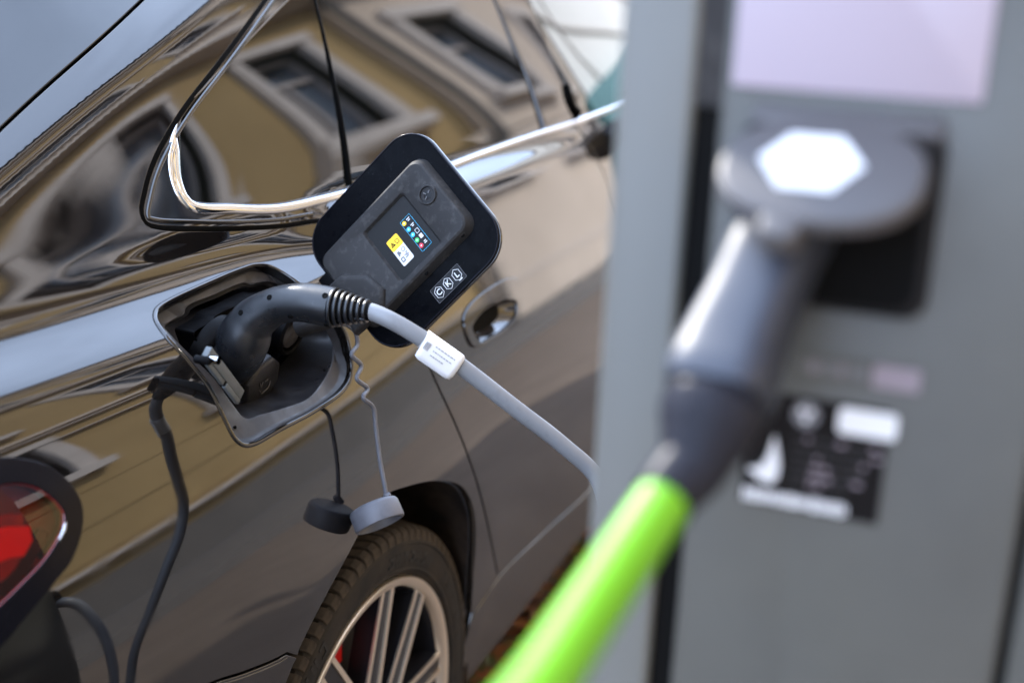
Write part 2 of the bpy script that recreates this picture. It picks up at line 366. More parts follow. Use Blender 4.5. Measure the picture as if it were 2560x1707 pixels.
FLAP_OPEN = [(-0.3166, 1.0786), (-0.3028, 1.0812), (-0.276, 1.0834), (-0.2151, 1.0861), (-0.1356, 1.0888), (-0.106, 1.0882), (-0.0871, 1.0834), (-0.0797, 1.0748), (-0.0774, 1.0635), (-0.0625, 1.0436), (-0.0436, 1.0176), (-0.0362, 0.9885), (-0.0411, 0.9636), (-0.0532, 0.9438), (-0.079, 0.9331), (-0.1501, 0.9285), (-0.2284, 0.9297), (-0.2796, 0.9297), (-0.2969, 0.9339), (-0.3083, 0.9447), (-0.3156, 0.971), (-0.3216, 1.0059), (-0.3317, 1.0327), (-0.3394, 1.06), (-0.3322, 1.0714)]
FLAP_IN = [(-0.2954, 1.0554), (-0.2896, 1.0568), (-0.2538, 1.0613), (-0.2473, 1.0654), (-0.1922, 1.068), (-0.13, 1.0695), (-0.1204, 1.0662), (-0.0871, 1.0628), (-0.0708, 1.0551), (-0.0444, 1.0321), (-0.0304, 1.0087), (-0.0295, 0.9832), (-0.0471, 0.9637), (-0.0696, 0.9522), (-0.1333, 0.9373), (-0.1851, 0.94), (-0.2306, 0.945), (-0.2586, 0.9495), (-0.2638, 0.9675), (-0.2685, 0.9948), (-0.2808, 1.021), (-0.2915, 1.0438)]
BUMPER_LINE = [(-0.9, 0.79), (-0.64, 0.7523), (-0.4211, 0.7123), (-0.3699, 0.6972), (-0.3063, 0.6822), (-0.2769, 0.6794)]
TAIL_OUT = [(-0.9, 1.0355), (-0.76, 1.0335), (-0.6118, 1.0175), (-0.5878, 1.0092), (-0.5655, 0.9954), (-0.5512, 0.9764), (-0.5469, 0.9564), (-0.5536, 0.9381), (-0.5756, 0.9154), (-0.6005, 0.9042), (-0.6401, 0.8876), (-0.6726, 0.8745), (-0.76, 0.8525), (-0.9, 0.8445)]
TAIL_IN = [(-0.9, 1.0168), (-0.76, 1.0148), (-0.6204, 0.9988), (-0.6032, 0.9953), (-0.5858, 0.9863), (-0.5726, 0.9713), (-0.5663, 0.9561), (-0.5713, 0.9444), (-0.5982, 0.9261), (-0.6333, 0.9135), (-0.6596, 0.9057), (-0.76, 0.8797), (-0.9, 0.8717)]
HANDLE = [(0.297, 0.9357), (0.3267, 0.9489), (0.4297, 0.9573), (0.5055, 0.9543), (0.5347, 0.9424), (0.5297, 0.9102), (0.4947, 0.8852), (0.4032, 0.8788), (0.3241, 0.883), (0.3023, 0.8907), (0.2929, 0.9166)]
ARCH = [(-0.405, 0.2), (-0.405, 0.33), (-0.385, 0.46), (-0.335, 0.575), (-0.2625, 0.672), (-0.1216, 0.7524), (-0.059, 0.7778), (0.0366, 0.7641), (0.1399, 0.7318), (0.21, 0.6933), (0.2576, 0.6339), (0.2823, 0.5772), (0.3133, 0.4902), (0.3621, 0.3718), (0.3791, 0.3), (0.3841, 0.2)]
SILL_TOP = [(0.3615, 0.3965), (0.4672, 0.4166), (0.7252, 0.3971), (1.0279, 0.3627), (2.2, 0.3427)]
SILL_BOTTOM = [(0.365, 0.2175), (2.2, 0.2175)]
def cut(path, i0, i1): return list(path[i0:i1])
door_back = catmull(DOOR_BACK+DOOR_LOW, step=0.008); glass_edge = catmull(GLASS_EDGE+BELT_UP[:1], step=0.008)
belt_up = catmull(BELT_UP, step=0.03); arch = catmull(ARCH, step=0.01); pillar_a = catmull(PILLAR_A, step=0.02); pillar_b = catmull(PILLAR_B, step=0.02)
bumper_line = catmull(BUMPER_LINE, step=0.015); sill_top = catmull(SILL_TOP, step=0.03); rear_glass = catmull(REAR_GLASS, step=0.02)
front_shut = catmull(FRONT_SHUT, step=0.015); flap_open = catmull(FLAP_OPEN, True, 0.005); flap_in = catmull(FLAP_IN, True, 0.005)
tail_out = catmull(TAIL_OUT, step=0.006); tail_in = catmull(TAIL_IN, step=0.006); handle_loop = catmull(HANDLE, True, 0.006)

# ------------------------------------------------------------------ ground and street
def ground():
    mat('asphalt', (0.140, 0.104, 0.078), 0.85, noise=(3, 0.3, 0.75), col2=(0.20, 0.152, 0.115), bump=(120, 0.5, 0.006))
    mat('paving', (0.125, 0.110, 0.098), 0.8, noise=(11, 0.3, 0.75), col2=(0.165, 0.148, 0.13), bump=(90, 0.4, 0.004))
    o = box('ground', (-400, -400, -0.3), (400, 400, 0.0), 'asphalt'); o['kind'] = 'structure'
    o = box('pavement', (-60, -4.55, -0.1), (70, -3.2, 0.12), 'paving'); o['kind'] = 'structure'
ground()

# ------------------------------------------------------------------ the houses across the street (they show as reflections in the car)
mat('ochre', (0.42, 0.285, 0.120), 0.9, noise=(0.8, 0.3, 0.75), col2=(0.32, 0.212, 0.085), bump=(60, 0.3, 0.01))
mat('beige', (0.60, 0.49, 0.385), 0.85, noise=(1.2, 0.3, 0.75), col2=(0.49, 0.395, 0.305), bump=(60, 0.2, 0.008))
mat('stone_trim', (0.58, 0.51, 0.45), 0.8, noise=(4, 0.3, 0.75), col2=(0.49, 0.43, 0.375))
mat('plinth', (0.13, 0.115, 0.10), 0.9, noise=(3, 0.3, 0.75), col2=(0.10, 0.09, 0.08))
mat('pane', (0.10, 0.125, 0.16), 0.04, ior=1.6, noise=(0.9, 0.42, 0.60), col2=(0.03, 0.034, 0.038))
mat('window_frame', (0.40, 0.35, 0.32), 0.5)
mat('white_wall', (0.72, 0.70, 0.64), 0.85, noise=(1.0, 0.3, 0.75), col2=(0.64, 0.62, 0.57))
mat('teal_block', (0.07, 0.20, 0.19), 0.55, noise=(2, 0.3, 0.75), col2=(0.045, 0.14, 0.14))  # teal of the added block that tints the front window's reflection
FY = -4.6
def house_window(parent, x0, x1, z0, z1, face, arch_top=False):
    """one window set back in its surround: surround, reveal, frame, panes and sill"""
    s = 0.21; d = face
    su = bmesh.new()
    def bx(bm, lo, hi):
        r = bmesh.ops.create_cube(bm, size=1)['verts']
        for v in r: v.co = Vector([(lo[i]+hi[i])/2+v.co[i]*(hi[i]-lo[i]) for i in range(3)])
    bx(su, (x0-s, d-0.30, z0), (x0, d+0.10, z1)); bx(su, (x1, d-0.30, z0), (x1+s, d+0.10, z1)); bx(su, (x0-s-0.04, d-0.30, z1), (x1+s+0.04, d+0.12, z1+s))
    o = bmobj('window_surround', su, 'stone_trim', parent)
    box('window_sill', (x0-s-0.08, d-0.28, z0-0.16), (x1+s+0.08, d+0.20, z0), 'stone_trim', parent)
    w = box('window', (x0, d-0.34, z0), (x1, d-0.24, z1), 'pane', parent)
    fr = bmesh.new(); t = 0.075; xm = (x0+x1)/2; zt = z0+(z1-z0)*0.68
    for lo, hi in (((x0, z0), (x0+t, z1)), ((x1-t, z0), (x1, z1)), ((x0+t, z0), (x1-t, z0+t)), ((x0+t, z1-t), (x1-t, z1)), ((xm-t/2, z0+t), (xm+t/2, zt)), ((x0+t, zt), (x1-t, zt+t))):
        bx(fr, (lo[0], d-0.239, lo[1]), (hi[0], d-0.17, hi[1]))
    bmobj('window_frame', fr, 'window_frame', w)
def house():
    h = thing('townhouse', 'long ochre plaster townhouse with beige window surrounds, mirrored in the car', 'building', (0, FY, 0))
    openings = []
    xs = [7.62+3.05*i for i in range(-7, 3)]
    for x in xs:
        for z0, z1 in ((1.95, 3.2), (4.3, 6.1), (8.1, 9.9)): openings.append((x, x+1.18, z0, z1))
    def wall(name, xa, xb, za, zb, y0, m):
        xsS = sorted({xa, xb, *[o[k] for o in openings for k in (0, 1) if xa < o[k] < xb]}); zs = sorted({za, zb, *[o[k] for o in openings for k in (2, 3) if za < o[k] < zb]})
        bm = bmesh.new()
        for i in range(len(xsS)-1):
            for j in range(len(zs)-1):
                cx, cz = (xsS[i]+xsS[i+1])/2, (zs[j]+zs[j+1])/2
                if any(o[0] < cx < o[1] and o[2] < cz < o[3] for o in openings): continue
                r = bmesh.ops.create_cube(bm, size=1)['verts']
                for v in r: v.co = Vector((cx+v.co.x*(xsS[i+1]-xsS[i]), y0-0.2+v.co.y*0.4, cz+v.co.z*(zs[j+1]-zs[j])))
        return bmobj(name, bm, m, h)
    # ochre stretches and projecting beige bays
    wall('wall', -16, WALL_X, 0.0, 15.0, FY, 'ochre'); wall('projecting_bay', WALL_X, 16.4, 0.0, 15.0, FY+0.12, 'beige')
    for (x0, x1, z0, z1) in openings: house_window(h, x0, x1, z0, z1, FY+(0.12 if WALL_X < x0 < 16 else 0.0))
    box('plinth', (-16, FY-0.02, 0.0), (WALL_X, FY+0.16, 0.50), 'plinth', h); box('plinth', (WALL_X+0.002, FY-0.02, 0.0), (16.4, FY+0.20, 0.16), 'plinth', h)
    for k, z in enumerate((0.62, 3.2, 6.92, 3.6)):
        box('string_course', (-16, FY, z), (16.4, FY+0.42 if k == 2 else FY+0.135, z+(0.14 if k == 2 else 0.03)), 'stone_trim', h)
    for z, dz, dy, mm in ((3.72, 0.10, 0.15, 'beige'), (7.35, 0.22, 0.16, 'beige'), (7.62, 0.05, 0.19, 'stone_trim'), (10.7, 0.30, 0.17, 'beige'), (11.05, 0.06, 0.22, 'stone_trim'), (12.6, 0.12, 0.18, 'beige'), (13.4, 0.25, 0.20, 'stone_trim')):
        box('string_course', (-16, FY, z), (16.4, FY+dy, z+dz), mm, h)
    for z0, z1 in ((0.70, 1.005), (1.02, 1.50), (1.515, 1.80)): box('rusticated_band', (-16, FY, z0), (WALL_X-0.1, FY+0.018, z1), 'ochre', h)
    for x in (-2.6, WALL_X-0.05, 16.2): tube('downpipe', [(x, FY+0.24, 0.1), (x, FY+0.24, 7.0), (x, FY+0.27, 14.4)], 0.06, 'plinth', h, 10)
    box('cornice', (-16.2, FY-0.2, 14.4), (16.6, FY+0.45, 15.0), 'stone_trim', h, 0.06)
    box('eaves', (-16.3, FY-0.3, 15.02), (16.7, FY+0.75, 15.3), 'station_dark', h)
    box('roof', (-16, FY-6, 15.31), (16.4, FY+0.5, 15.6), 'plinth', h)
    box('rear_wall', (-16, FY-6.0, 0.0), (16.4, FY-5.6, 15.0), 'ochre', h)
WALL_X = 9.8
house()
def neighbour():
    h = thing('white_house', 'tall white rendered house beyond the ochre townhouse, mirrored in the front window', 'building', (30, FY, 0))
    box('wall', (17.2, FY-7, 0), (60, FY-0.2, 13.5), 'white_wall', h)
    for x in (34, 38, 42, 46): house_window(h, x, x+1.3, 5.0, 7.0, FY+0.12)
    box('roof', (17.1, FY-7.2, 13.5), (60.2, FY+0.1, 14.0), 'plinth', h); box('string_course', (17.2, FY-0.22, 9.2), (60, FY-0.05, 9.35), 'stone_trim', h); box('string_course', (17.2, FY-0.22, 6.7), (60, FY-0.08, 6.8), 'stone_trim', h)
    tube('downpipe', [(20.6, FY-0.1, 0.1), (20.6, FY-0.1, 13.4)], 0.07, 'stone_trim', h, 10)
    g = thing('added_teal_block', 'added unseen teal block with a rising top, mirrored in the front window', 'added block', (22, FY+0.6, 0))  # unseen block added only to give the front window a teal reflection
    prism('wall', [(15.4, 0), (30, 0), (30, 6.2), (15.4, 3.9)], -0.45, 0.9, 'teal_block', g, frame((0, FY, 0), (1, 0, 0), (0, 0, 1)))
    for x in (17.4, 21.2, 24.2, 27.2): box('block_panel', (x, FY+0.36, 0.0), (x+2.4, FY+0.47, 2.5), 'station_dark', g, 0.01)
neighbour()

# ------------------------------------------------------------------ the car
car = thing('parked_car', 'glossy black car with its charging flap open and a plug in its port', 'car', (0, 0.5, 0))
rear_x = -0.90
# quarter panel: from the tail to the rear door, round the wheel arch
ia = int(np.argmin(np.hypot(arch[:, 0]-BUMPER_LINE[-1][0], arch[:, 1]-BUMPER_LINE[-1][1])))
ib = int(np.argmin(np.hypot(arch[:, 0]-SILL_TOP[0][0], arch[:, 1]-SILL_TOP[0][1])))
quarter = [(rear_x, 0.79)]+list(bumper_line[1:-1])+list(arch[ia:ib])+[tuple(SILL_TOP[0]), tuple(SILL_TOP[1])]+list(door_back[::-1])+list(rear_glass[::-1])+[(rear_x, 1.060)]
tail_hole = [(-0.88, 1.039)]+[p for p in tail_out if p[0] > -0.88]+[(-0.88, 0.8405)]
qp = panel('quarter_panel', quarter, [flap_open, tail_hole], 'paint', car, gx=0.014, gz=0.006, inset=0.0034, hole_inset=0.0)
panel('bumper', [(rear_x, 0.79)]+list(bumper_line[1:-1])+list(arch[ia:4:-1])+[(-0.405, 0.24), (rear_x, 0.24)], [], 'paint', car, gx=0.02, gz=0.012, inset=0.0025)
strip('bumper_edge_highlight', bumper_line[2:-1]-np.array([0, 0.006]), 0.004, 0.0012, 'paint', car)
# rear door with its windows
door_outline = list(door_back)+list(sill_top[2:][sill_top[2:][:, 0] < FRONT_SHUT[-1][0]-0.03])+[(FRONT_SHUT[-1][0], 0.395)]+list(front_shut[::-1][1:])+list(pillar_b[::-1])+[(PILLAR_B[0][0], 1.486)]
hole = list(glass_edge)+list(belt_up[1:][belt_up[1:][:, 0] < PILLAR_A[-1][0]-0.008])+list(pillar_a[::-1])
rd = panel('rear_door', door_outline, [hole, handle_loop], 'paint', car, gx=0.02, gz=0.004, inset=0.0034, hole_inset=0.0)
k = int(np.argmin(np.hypot(glass_edge[:, 0]-GLASS_EDGE[-1][0], glass_edge[:, 1]-GLASS_EDGE[-1][1])))
qg = [p for p in glass_edge if True][:k+1]+[(DIVIDER[-1][0], DIVIDER[-1][1]-0.001)]+list(catmull(DIVIDER, step=0.02)[::-1])
panel('window', np.array(qg), [], 'glass', rd, gx=0.02, gz=0.012, off=-0.005, inset=-0.006, roll=False, tilt=-0.022)
div = catmull(DIVIDER, step=0.02)
dg_ = list(div)+[BELT_UP[0]]+list(belt_up[1:][belt_up[1:][:, 0] < PILLAR_A[-1][0]-0.008])+list(pillar_a[::-1])
panel('window', np.array(dg_), [], 'glass', rd, gx=0.02, gz=0.012, off=-0.0048, inset=-0.004, roll=False, tilt=-0.018)
strip('window_divider', div, 0.009, 0.003, 'rubber', rd, off=-0.004)
# window rubber and the bright trim round the glass
k0 = int(np.argmin(np.hypot(door_back[:, 0]-DOOR_BACK[15][0], door_back[:, 1]-DOOR_BACK[15][1])))
strip('door_seal', door_back[:k0+6], 0.0100, 0.0018, 'rubber', rd, off=-0.0015)
strip('glass_edge_trim', glass_edge[:int(len(glass_edge)*0.45)], 0.0035, 0.0012, 'edge_trim', rd, off=-0.001)
i0 = next(i for i, p in enumerate(glass_edge) if p[1] < 1.258 and p[0] < 0.0)
tp = glass_edge[i0:]; tn = np.gradient(tp, axis=0); tn /= np.linalg.norm(tn, axis=1, keepdims=True)
ln_ = np.concatenate([[0], np.cumsum(np.linalg.norm(np.diff(tp, axis=0), axis=1))]); tw = np.interp(ln_, [0, 0.02, 0.05, 0.075, 0.11, 0.16], [0.008, 0.016, 0.020, 0.019, 0.015, 0.0135])
strip('window_trim', tp+np.stack([tn[:, 1], -tn[:, 0]], -1)*(tw/2-0.0006)[:, None], tw, 0.0055, 'chrome', rd, off=-0.001, taper=True)
dn_ = np.gradient(door_back[:k0], axis=0); dn_ /= np.linalg.norm(dn_, axis=1, keepdims=True)
strip('door_edge', door_back[:k0]-np.stack([dn_[:, 1], -dn_[:, 0]], -1)*0.0082, 0.0062, 0.0030, 'paint', rd, off=-0.0004)
strip('belt_trim', belt_up+np.array([0.0, -0.0055]), 0.0125, 0.006, 'chrome', rd, off=0.0)
# pillar covers, front door and its window
pc = [(p[0]+0.004, p[1]) for p in pillar_a]+[(p[0]-0.004, p[1]) for p in pillar_b[::-1]]
panel('pillar_cover', np.array(pc), [], 'pillar_black', car, gx=0.02, gz=0.012, off=0.001)
fg = [(p[0]+0.012, p[1]) for p in pillar_b]+list(belt_up[belt_up[:, 0] > PILLAR_B[-1][0]+0.04])+[(2.0, 1.30), (1.75, 1.455)]
fdoor = [(p[0]+0.001, p[1]) for p in front_shut]+[(2.2, 0.345), (2.2, 1.163)]+list(belt_up[::-1][belt_up[::-1][:, 0] > FRONT_SHUT[0][0]+0.02]-np.array([0, 0.006]))
fd = panel('front_door', np.array(fdoor), [], 'paint', car, gx=0.04, gz=0.010, inset=0.002)
panel('window', np.array(fg), [], 'front_glass', fd, gx=0.04, gz=0.015, off=-0.004, roll=False)
tube('window_corner_seal', [on_flank(x, z, 0.0) for x, z in catmull([(PILLAR_B[-1][0]+a, PILLAR_B[-1][1]+c) for a, c in ((0.022, 0.045), (0.012, 0.024), (0.014, 0.006), (0.032, -0.006))], step=0.004)], 0.011, 'rubber', fd, 10)
rock = list(sill_top)+[(2.2, 0.2175)]+[(0.365, 0.2175)]+[(0.352, 0.33)]
panel('rocker_panel', np.array(rock), [], 'paint', car, gx=0.05, gz=0.010, inset=0.0025, off=0.002)
# rear window above the rail
rw = list(rear_glass)+[(0.12, 1.62), (-0.80, 1.62)]
panel('rear_window', np.array(rw), [], 'glass', car, gx=0.03, gz=0.015, inset=0.0005, off=-0.001)
# far half of the rear window (mirrored) and the boot lid that closes the tail below it
n0 = [o for o in car.children if o.name.startswith('rear_window')][0]
fr_ = n0.copy(); fr_.data = n0.data.copy(); fr_.name = 'rear_window'
off_ = np.array(car.location); fr_.data.transform(Matrix.Translation((0, 1.9-2*car.location.y, 0)) @ Matrix.Diagonal((1, -1, 1, 1))); fr_.data.flip_normals(); COL.objects.link(fr_); fr_.parent = car
e0, e1 = np.array(rear_glass[0]), np.array([-0.80, 1.62]); ed = [e0+(e1-e0)*t for t in np.linspace(0, 1, 14)]
top_ = [(p[0], float(flank(p[0], p[1]))+0.001, p[1]) for p in ed]; top_ += [(x, 1.9-y, z) for x, y, z in top_[::-1]]
low_ = [(-0.93, y if 0.16 < y < 1.74 else (0.16 if y < 0.9 else 1.74), 1.02) for x, y, z in top_]
nb_ = len(top_); mesh('boot_lid', top_+low_, [(i, i+1, nb_+i+1, nb_+i) for i in range(nb_-1)], 'paint', car)
# dark shell behind the joints, roof, far side, floor
sh = [(rear_x, 0.24), (-0.42, 0.24), (-0.42, 0.62), (-0.30, 0.72), (0, 0.80), (0.30, 0.70), (0.37, 0.58), (0.40, 0.22), (2.2, 0.22), (2.2, 1.16), (1.9, 1.30), (1.7, 1.47), (0.2, 1.47), (0.05, 1.455), (-0.4, 1.265), (rear_x, 1.06)]
panel('inner_shell', np.array(sh), [flap_open], 'gap', car, gx=0.05, gz=0.03, off=-0.016, roll=False, hole_inset=0.004)
prism('roof', [(0.30, 1.46), (0.55, 1.53), (1.05, 1.55), (1.35, 1.53), (1.60, 1.46)], 0.45, 1.6, 'paint', car, frame((0, 0, 0), (0, 1, 0), (0, 0, 1)))
box('far_side', (-0.85, 1.80, 0.24), (3.4, 1.92, 1.10), 'paint', car, 0.03); box('cabin_far_side', (-0.3, 1.62, 1.08), (1.9, 1.70, 1.47), 'glass', car, 0.01)
box('bonnet', (2.1, 0.05, 0.3), (3.4, 1.85, 1.0), 'paint', car, 0.06); box('floor_pan', (-0.85, 0.10, 0.18), (3.3, 1.85, 0.26), 'underside', car)
box('boot', (-0.98, 0.14, 0.30), (-0.88, 1.80, 1.02), 'paint', car, 0.03)
# wing mirror on the front door
wm = box('wing_mirror', (1.96, -0.25, 1.10), (2.10, -0.10, 1.21), 'gloss_black', car, 0.035, seg=4)
box('mirror_glass', (1.953, -0.24, 1.115), (1.962, -0.115, 1.20), 'glass', wm, 0.002); box('mirror_arm', (2.0, -0.11, 1.09), (2.07, 0.10, 1.12), 'gloss_black', wm, 0.01)

# door handle: a pocket with a pull bar above it
def door_handle():
    hd = panel('door_handle', handle_loop, [catmull([(0.315, 0.915), (0.36, 0.929), (0.43, 0.930), (0.475, 0.925), (0.508, 0.912), (0.497, 0.894), (0.45, 0.884), (0.38, 0.884), (0.33, 0.889)], True, 0.006)], 'paint', rd, gx=0.02, gz=0.006, off=0.004, inset=0.0025, hole_inset=0.0, depth=0.02)
    # bowl of the pocket
    loop = catmull([(0.312, 0.915), (0.36, 0.931), (0.43, 0.932), (0.475, 0.927), (0.511, 0.912), (0.499, 0.892), (0.45, 0.882), (0.38, 0.882), (0.328, 0.888)], True, 0.01)
    c = loop.mean(0); verts = []; faces = []; n = len(loop); rings = 8
    for k in range(rings+1):
        s = 1-k/rings; d = 0.026*(1-s*s)
        for p in loop:
            q = c+(p-c)*max(s, 0.02); verts.append(np.array([q[0], flank(q[0], q[1])+d, q[1]]))
    for k in range(rings):
        for i in range(n): faces.append((k*n+i, k*n+(i+1) % n, (k+1)*n+(i+1) % n, (k+1)*n+i))
    mesh('handle_pocket', verts, faces, 'paint', rd)
door_handle()

# tail light: proud black surround and a red lens
def tail_light():
    t_hole = [p for p in tail_out if p[0] > -0.87]; lens = [p for p in tail_in if p[0] > -0.865]
    t_hole = [(-0.87, 1.0385)]+t_hole+[(-0.87, 0.8408)]; lens = [(-0.865, 1.021)]+lens+[(-0.865, 0.871)]
    tl = panel('tail_light', np.array(t_hole), [np.array(lens)], 'gloss_black', car, gx=0.02, gz=0.008, off=0.012, inset=0.0, roll=True, depth=0.03)
    panel('lens', np.array(lens), [], 'lens_clear', tl, gx=0.02, gz=0.008, off=0.010, inset=0.0012, roll=False)
    panel('lamp_bowl', np.array(lens), [], 'lens_bowl', tl, gx=0.02, gz=0.008, off=-0.010, inset=-0.002, roll=False)
    for k_, (dz_, h_) in enumerate(((0.0, 0.012), (-0.020, 0.008), (0.018, 0.006))):
        base_ = [(-0.80, 0.955), (-0.66, 0.953), (-0.625, 0.951), (-0.602, 0.944)]
        up = [(x, z+dz_+h_) for x, z in base_]; dn = [(x-0.004, z+dz_-h_) for x, z in base_[::-1]]
        panel('light_bar', np.array(up+dn), [], 'lens_glow' if k_ == 0 else 'lens_red', tl, gx=0.02, gz=0.006, off=0.001-0.003*k_, depth=0.008)
    panel('lamp_divider', np.array([(-0.80, 0.898), (-0.67, 0.912), (-0.628, 0.926), (-0.592, 0.950), (-0.586, 0.944), (-0.622, 0.918), (-0.665, 0.903), (-0.80, 0.885)]), [], 'lens_dark', tl, gx=0.02, gz=0.01, off=0.002, depth=0.01)
    strip('lens_rim', [p for p in tail_in if p[0] > -0.70], 0.004, 0.0025, 'lens_red', tl, off=0.009)
    strip('chrome_edge', [p for p in tail_in if p[1] < 0.962 and p[0] > -0.60], 0.004, 0.003, 'chrome', tl, off=0.010, taper=True)
tail_light()

# wheel
def wheel():
    wy = 0.0; AX = frame((0, -0.02, 0.345), (1, 0, 0), (0, 0, 1))       # local third axis = -Y (outwards)
    w = bpy.data.objects.new('wheel', None); COL.objects.link(w); w.parent = car; w.location = Vector((0, 0.03, 0.345))-Vector(car.location)
    def A(prof): return [(r, -y) for r, y in prof]
    lathe('tyre', A([(0.261, 0.066), (0.267, 0.054), (0.280, 0.047), (0.300, 0.0445), (0.316, 0.0450), (0.326, 0.0475), (0.3325, 0.0520), (0.3345, 0.060), (0.335, 0.16), (0.334, 0.25), (0.325, 0.275), (0.262, 0.27)]), 'tyre', w, AX, 96)
    lathe('sidewall_ridge', A([(0.2735, 0.0515), (0.2765, 0.0462), (0.2795, 0.0462), (0.2825, 0.0485)]), 'tyre', w, AX, 96)
    lathe('sidewall_ridge', A([(0.3135, 0.0465), (0.3160, 0.0432), (0.3190, 0.0440), (0.3220, 0.0480)]), 'tyre', w, AX, 96)
    # tread blocks on the shoulder
    N = 88
    for i in range(N):
        a = 2*math.pi*i/N
        for kind in (0, 1):
            if kind == 0: rows = [(0.3265, 0.0455), (0.3345, 0.0485), (0.3405, 0.056), (0.3435, 0.096)]; sp = 0.37
            else: rows = [(0.340, 0.106), (0.3435, 0.110), (0.3435, 0.170), (0.340, 0.174)]; sp = 0.36
            da = 2*math.pi/N*sp
            bm = bmesh.new(); top = []; 
            for (r, y) in rows:
                sk = (y-0.045)*1.1
                top.append([bm.verts.new((r*math.cos(t+sk), r*math.sin(t+sk), -y)) for t in (-da, da)]+[bm.verts.new(((r-0.014)*math.cos(t+sk), (r-0.014)*math.sin(t+sk), -y)) for t in (-da, da)])
            if i == 0:
                for q in range(len(rows)-1):
                    p0, p1 = top[q], top[q+1]
                    bm.faces.new((p0[0], p0[1], p1[1], p1[0])); bm.faces.new((p0[0], p1[0], p1[2], p0[2])); bm.faces.new((p0[1], p0[3], p1[3], p1[1]))
                bm.faces.new((top[0][0], top[0][2], top[0][3], top[0][1])); bm.faces.new((top[-1][0], top[-1][1], top[-1][3], top[-1][2]))
                bmesh.ops.bevel(bm, geom=bm.edges[:], offset=0.0008, segments=1, affect='EDGES')
                bmesh.ops.transform(bm, matrix=Matrix.Translation((0, 0, 0)) @ AX.to_3x3().to_4x4(), verts=bm.verts)
                bmesh.ops.recalc_face_normals(bm, faces=bm.faces)
                me = bpy.data.meshes.new('tread_block'); bm.to_mesh(me); me.materials.append(MATS['tread']); blocks[kind] = me
            bm.free()
            o = bpy.data.objects.new('tread_block', blocks[kind]); COL.objects.link(o); o.parent = w
            o.location = Vector((0, -0.02, 0.345))-world_off(w); o.rotation_euler = (0, -a, 0)
    # lettering bars in relief on the sidewall
    for (a_from, a_to, n_l, r_in, r_out) in ((118, 176, 12, 0.288, 0.311), (52, 84, 7, 0.287, 0.305), (8, 40, 8, 0.290, 0.306)):
        bm = bmesh.new()
        for i in range(n_l):
            a = R(a_to-(a_to-a_from)*(i+0.5)/n_l); da = R((a_to-a_from)/n_l*0.30)
            shape = rng.integers(0, 3)
            cells = [(-da, -da*0.35, r_in, r_out), (da*0.35, da, r_in, r_out)] if shape == 0 else ([(-da, -da*0.35, r_in, r_out), (-da*0.35, da, r_out-0.005, r_out)] if shape == 1 else [(-da, da, r_out-0.005, r_out), (-da, da, r_in, r_in+0.005), (-da, -da*0.4, r_in+0.005, r_out-0.005)])
            for t0, t1, r0, r1 in cells:
                v = []
                for rr, tt in ((r0, t0), (r1, t0), (r1, t1), (r0, t1)):
                    yy = 0.0442-0.0004 if 0.29 < rr < 0.315 else 0.0458-0.0004
                    v.append(bm.verts.new((rr*math.cos(a+tt), rr*math.sin(a+tt), -yy)))
                f = bm.faces.new(v)
        r_ = bmesh.ops.extrude_face_region(bm, geom=bm.faces[:]); bmesh.ops.translate(bm, verts=[g for g in r_['geom'] if isinstance(g, bmesh.types.BMVert)], vec=(0, 0, -0.004))
        bmesh.ops.transform(bm, matrix=AX, verts=bm.verts); bmobj('sidewall_lettering', bm, 'tyre_text', w)['kind'] = 'stuff'
    # rim
    lathe('rim_lip', A([(0.2655, 0.060), (0.2655, 0.050), (0.264, 0.0475), (0.2545, 0.0495), (0.2510, 0.053), (0.2480, 0.066)]), 'alloy', w, AX, 96)
    lathe('rim_barrel', A([(0.2475, 0.062), (0.238, 0.085), (0.232, 0.24)]), 'alloy_dark', w, AX, 72)
    for base in range(5):
        for off, nm in ((77, 0), (48, 1)):
            a = R(off+72*base)
            ca, sa = math.cos(a), math.sin(a)
            hub_a = R(62.5+72*base+(25 if nm == 0 else -25))
            p1 = Vector((0.250*ca, 0.250*sa)); p0 = Vector((0.082*math.cos(hub_a), 0.082*math.sin(hub_a)))
            d = (p1-p0).normalized(); nn = Vector((-d.y, d.x))
            w1, w0 = 0.0190, 0.0250
            poly = [p0-nn*w0, p1-nn*w1, p1+nn*w1, p0+nn*w0]
            sp_ = prism('spoke', [(q.x, q.y) for q in poly], -0.090, -0.058, 'alloy_dark', w, AX)
            for s in (-1, 1):
                e0, e1 = p0+nn*w0*s, p1+nn*w1*s
                edge = [e0-nn*s*0.0085, e1-nn*s*0.0072, e1+nn*s*0.0006, e0+nn*s*0.0006]
                prism('machined_edge', [(q.x, q.y) for q in edge], -0.0585, -0.0555, 'alloy', sp_, AX)
    lathe('hub', A([(0.0, 0.060), (0.032, 0.060), (0.036, 0.063), (0.085, 0.070), (0.092, 0.085), (0.09, 0.14)]), 'alloy_dark', w, AX, 48)
    lathe('brake_disc', A([(0.08, 0.125), (0.185, 0.125), (0.187, 0.128), (0.187, 0.15), (0.08, 0.15)]), 'disc', w, AX, 64)
    cp = [(0.150*math.cos(R(t)), 0.150*math.sin(R(t))) for t in range(92, 141, 6)]+[(0.222*math.cos(R(t)), 0.222*math.sin(R(t))) for t in range(140, 91, -6)]
    prism('brake_caliper', cp, -0.16, -0.094, 'caliper', w, AX, bevel=0.008)
    # arch liner behind the wheel
    pr = [(0.0, 0.0)]
    verts = []; faces = []
    lp = [p for p in arch if p[1] > 0.21]; n = len(lp)
    for y in (0.012, 0.05, 0.30):
        for p in lp:
            c = np.array([0, 0.36]); q = c+(p-c)*(1.0 if y < 0.02 else 1.06 if y < 0.1 else 1.02); verts.append((q[0], y if y > 0.02 else float(flank(p[0], p[1]))+0.012, q[1]))
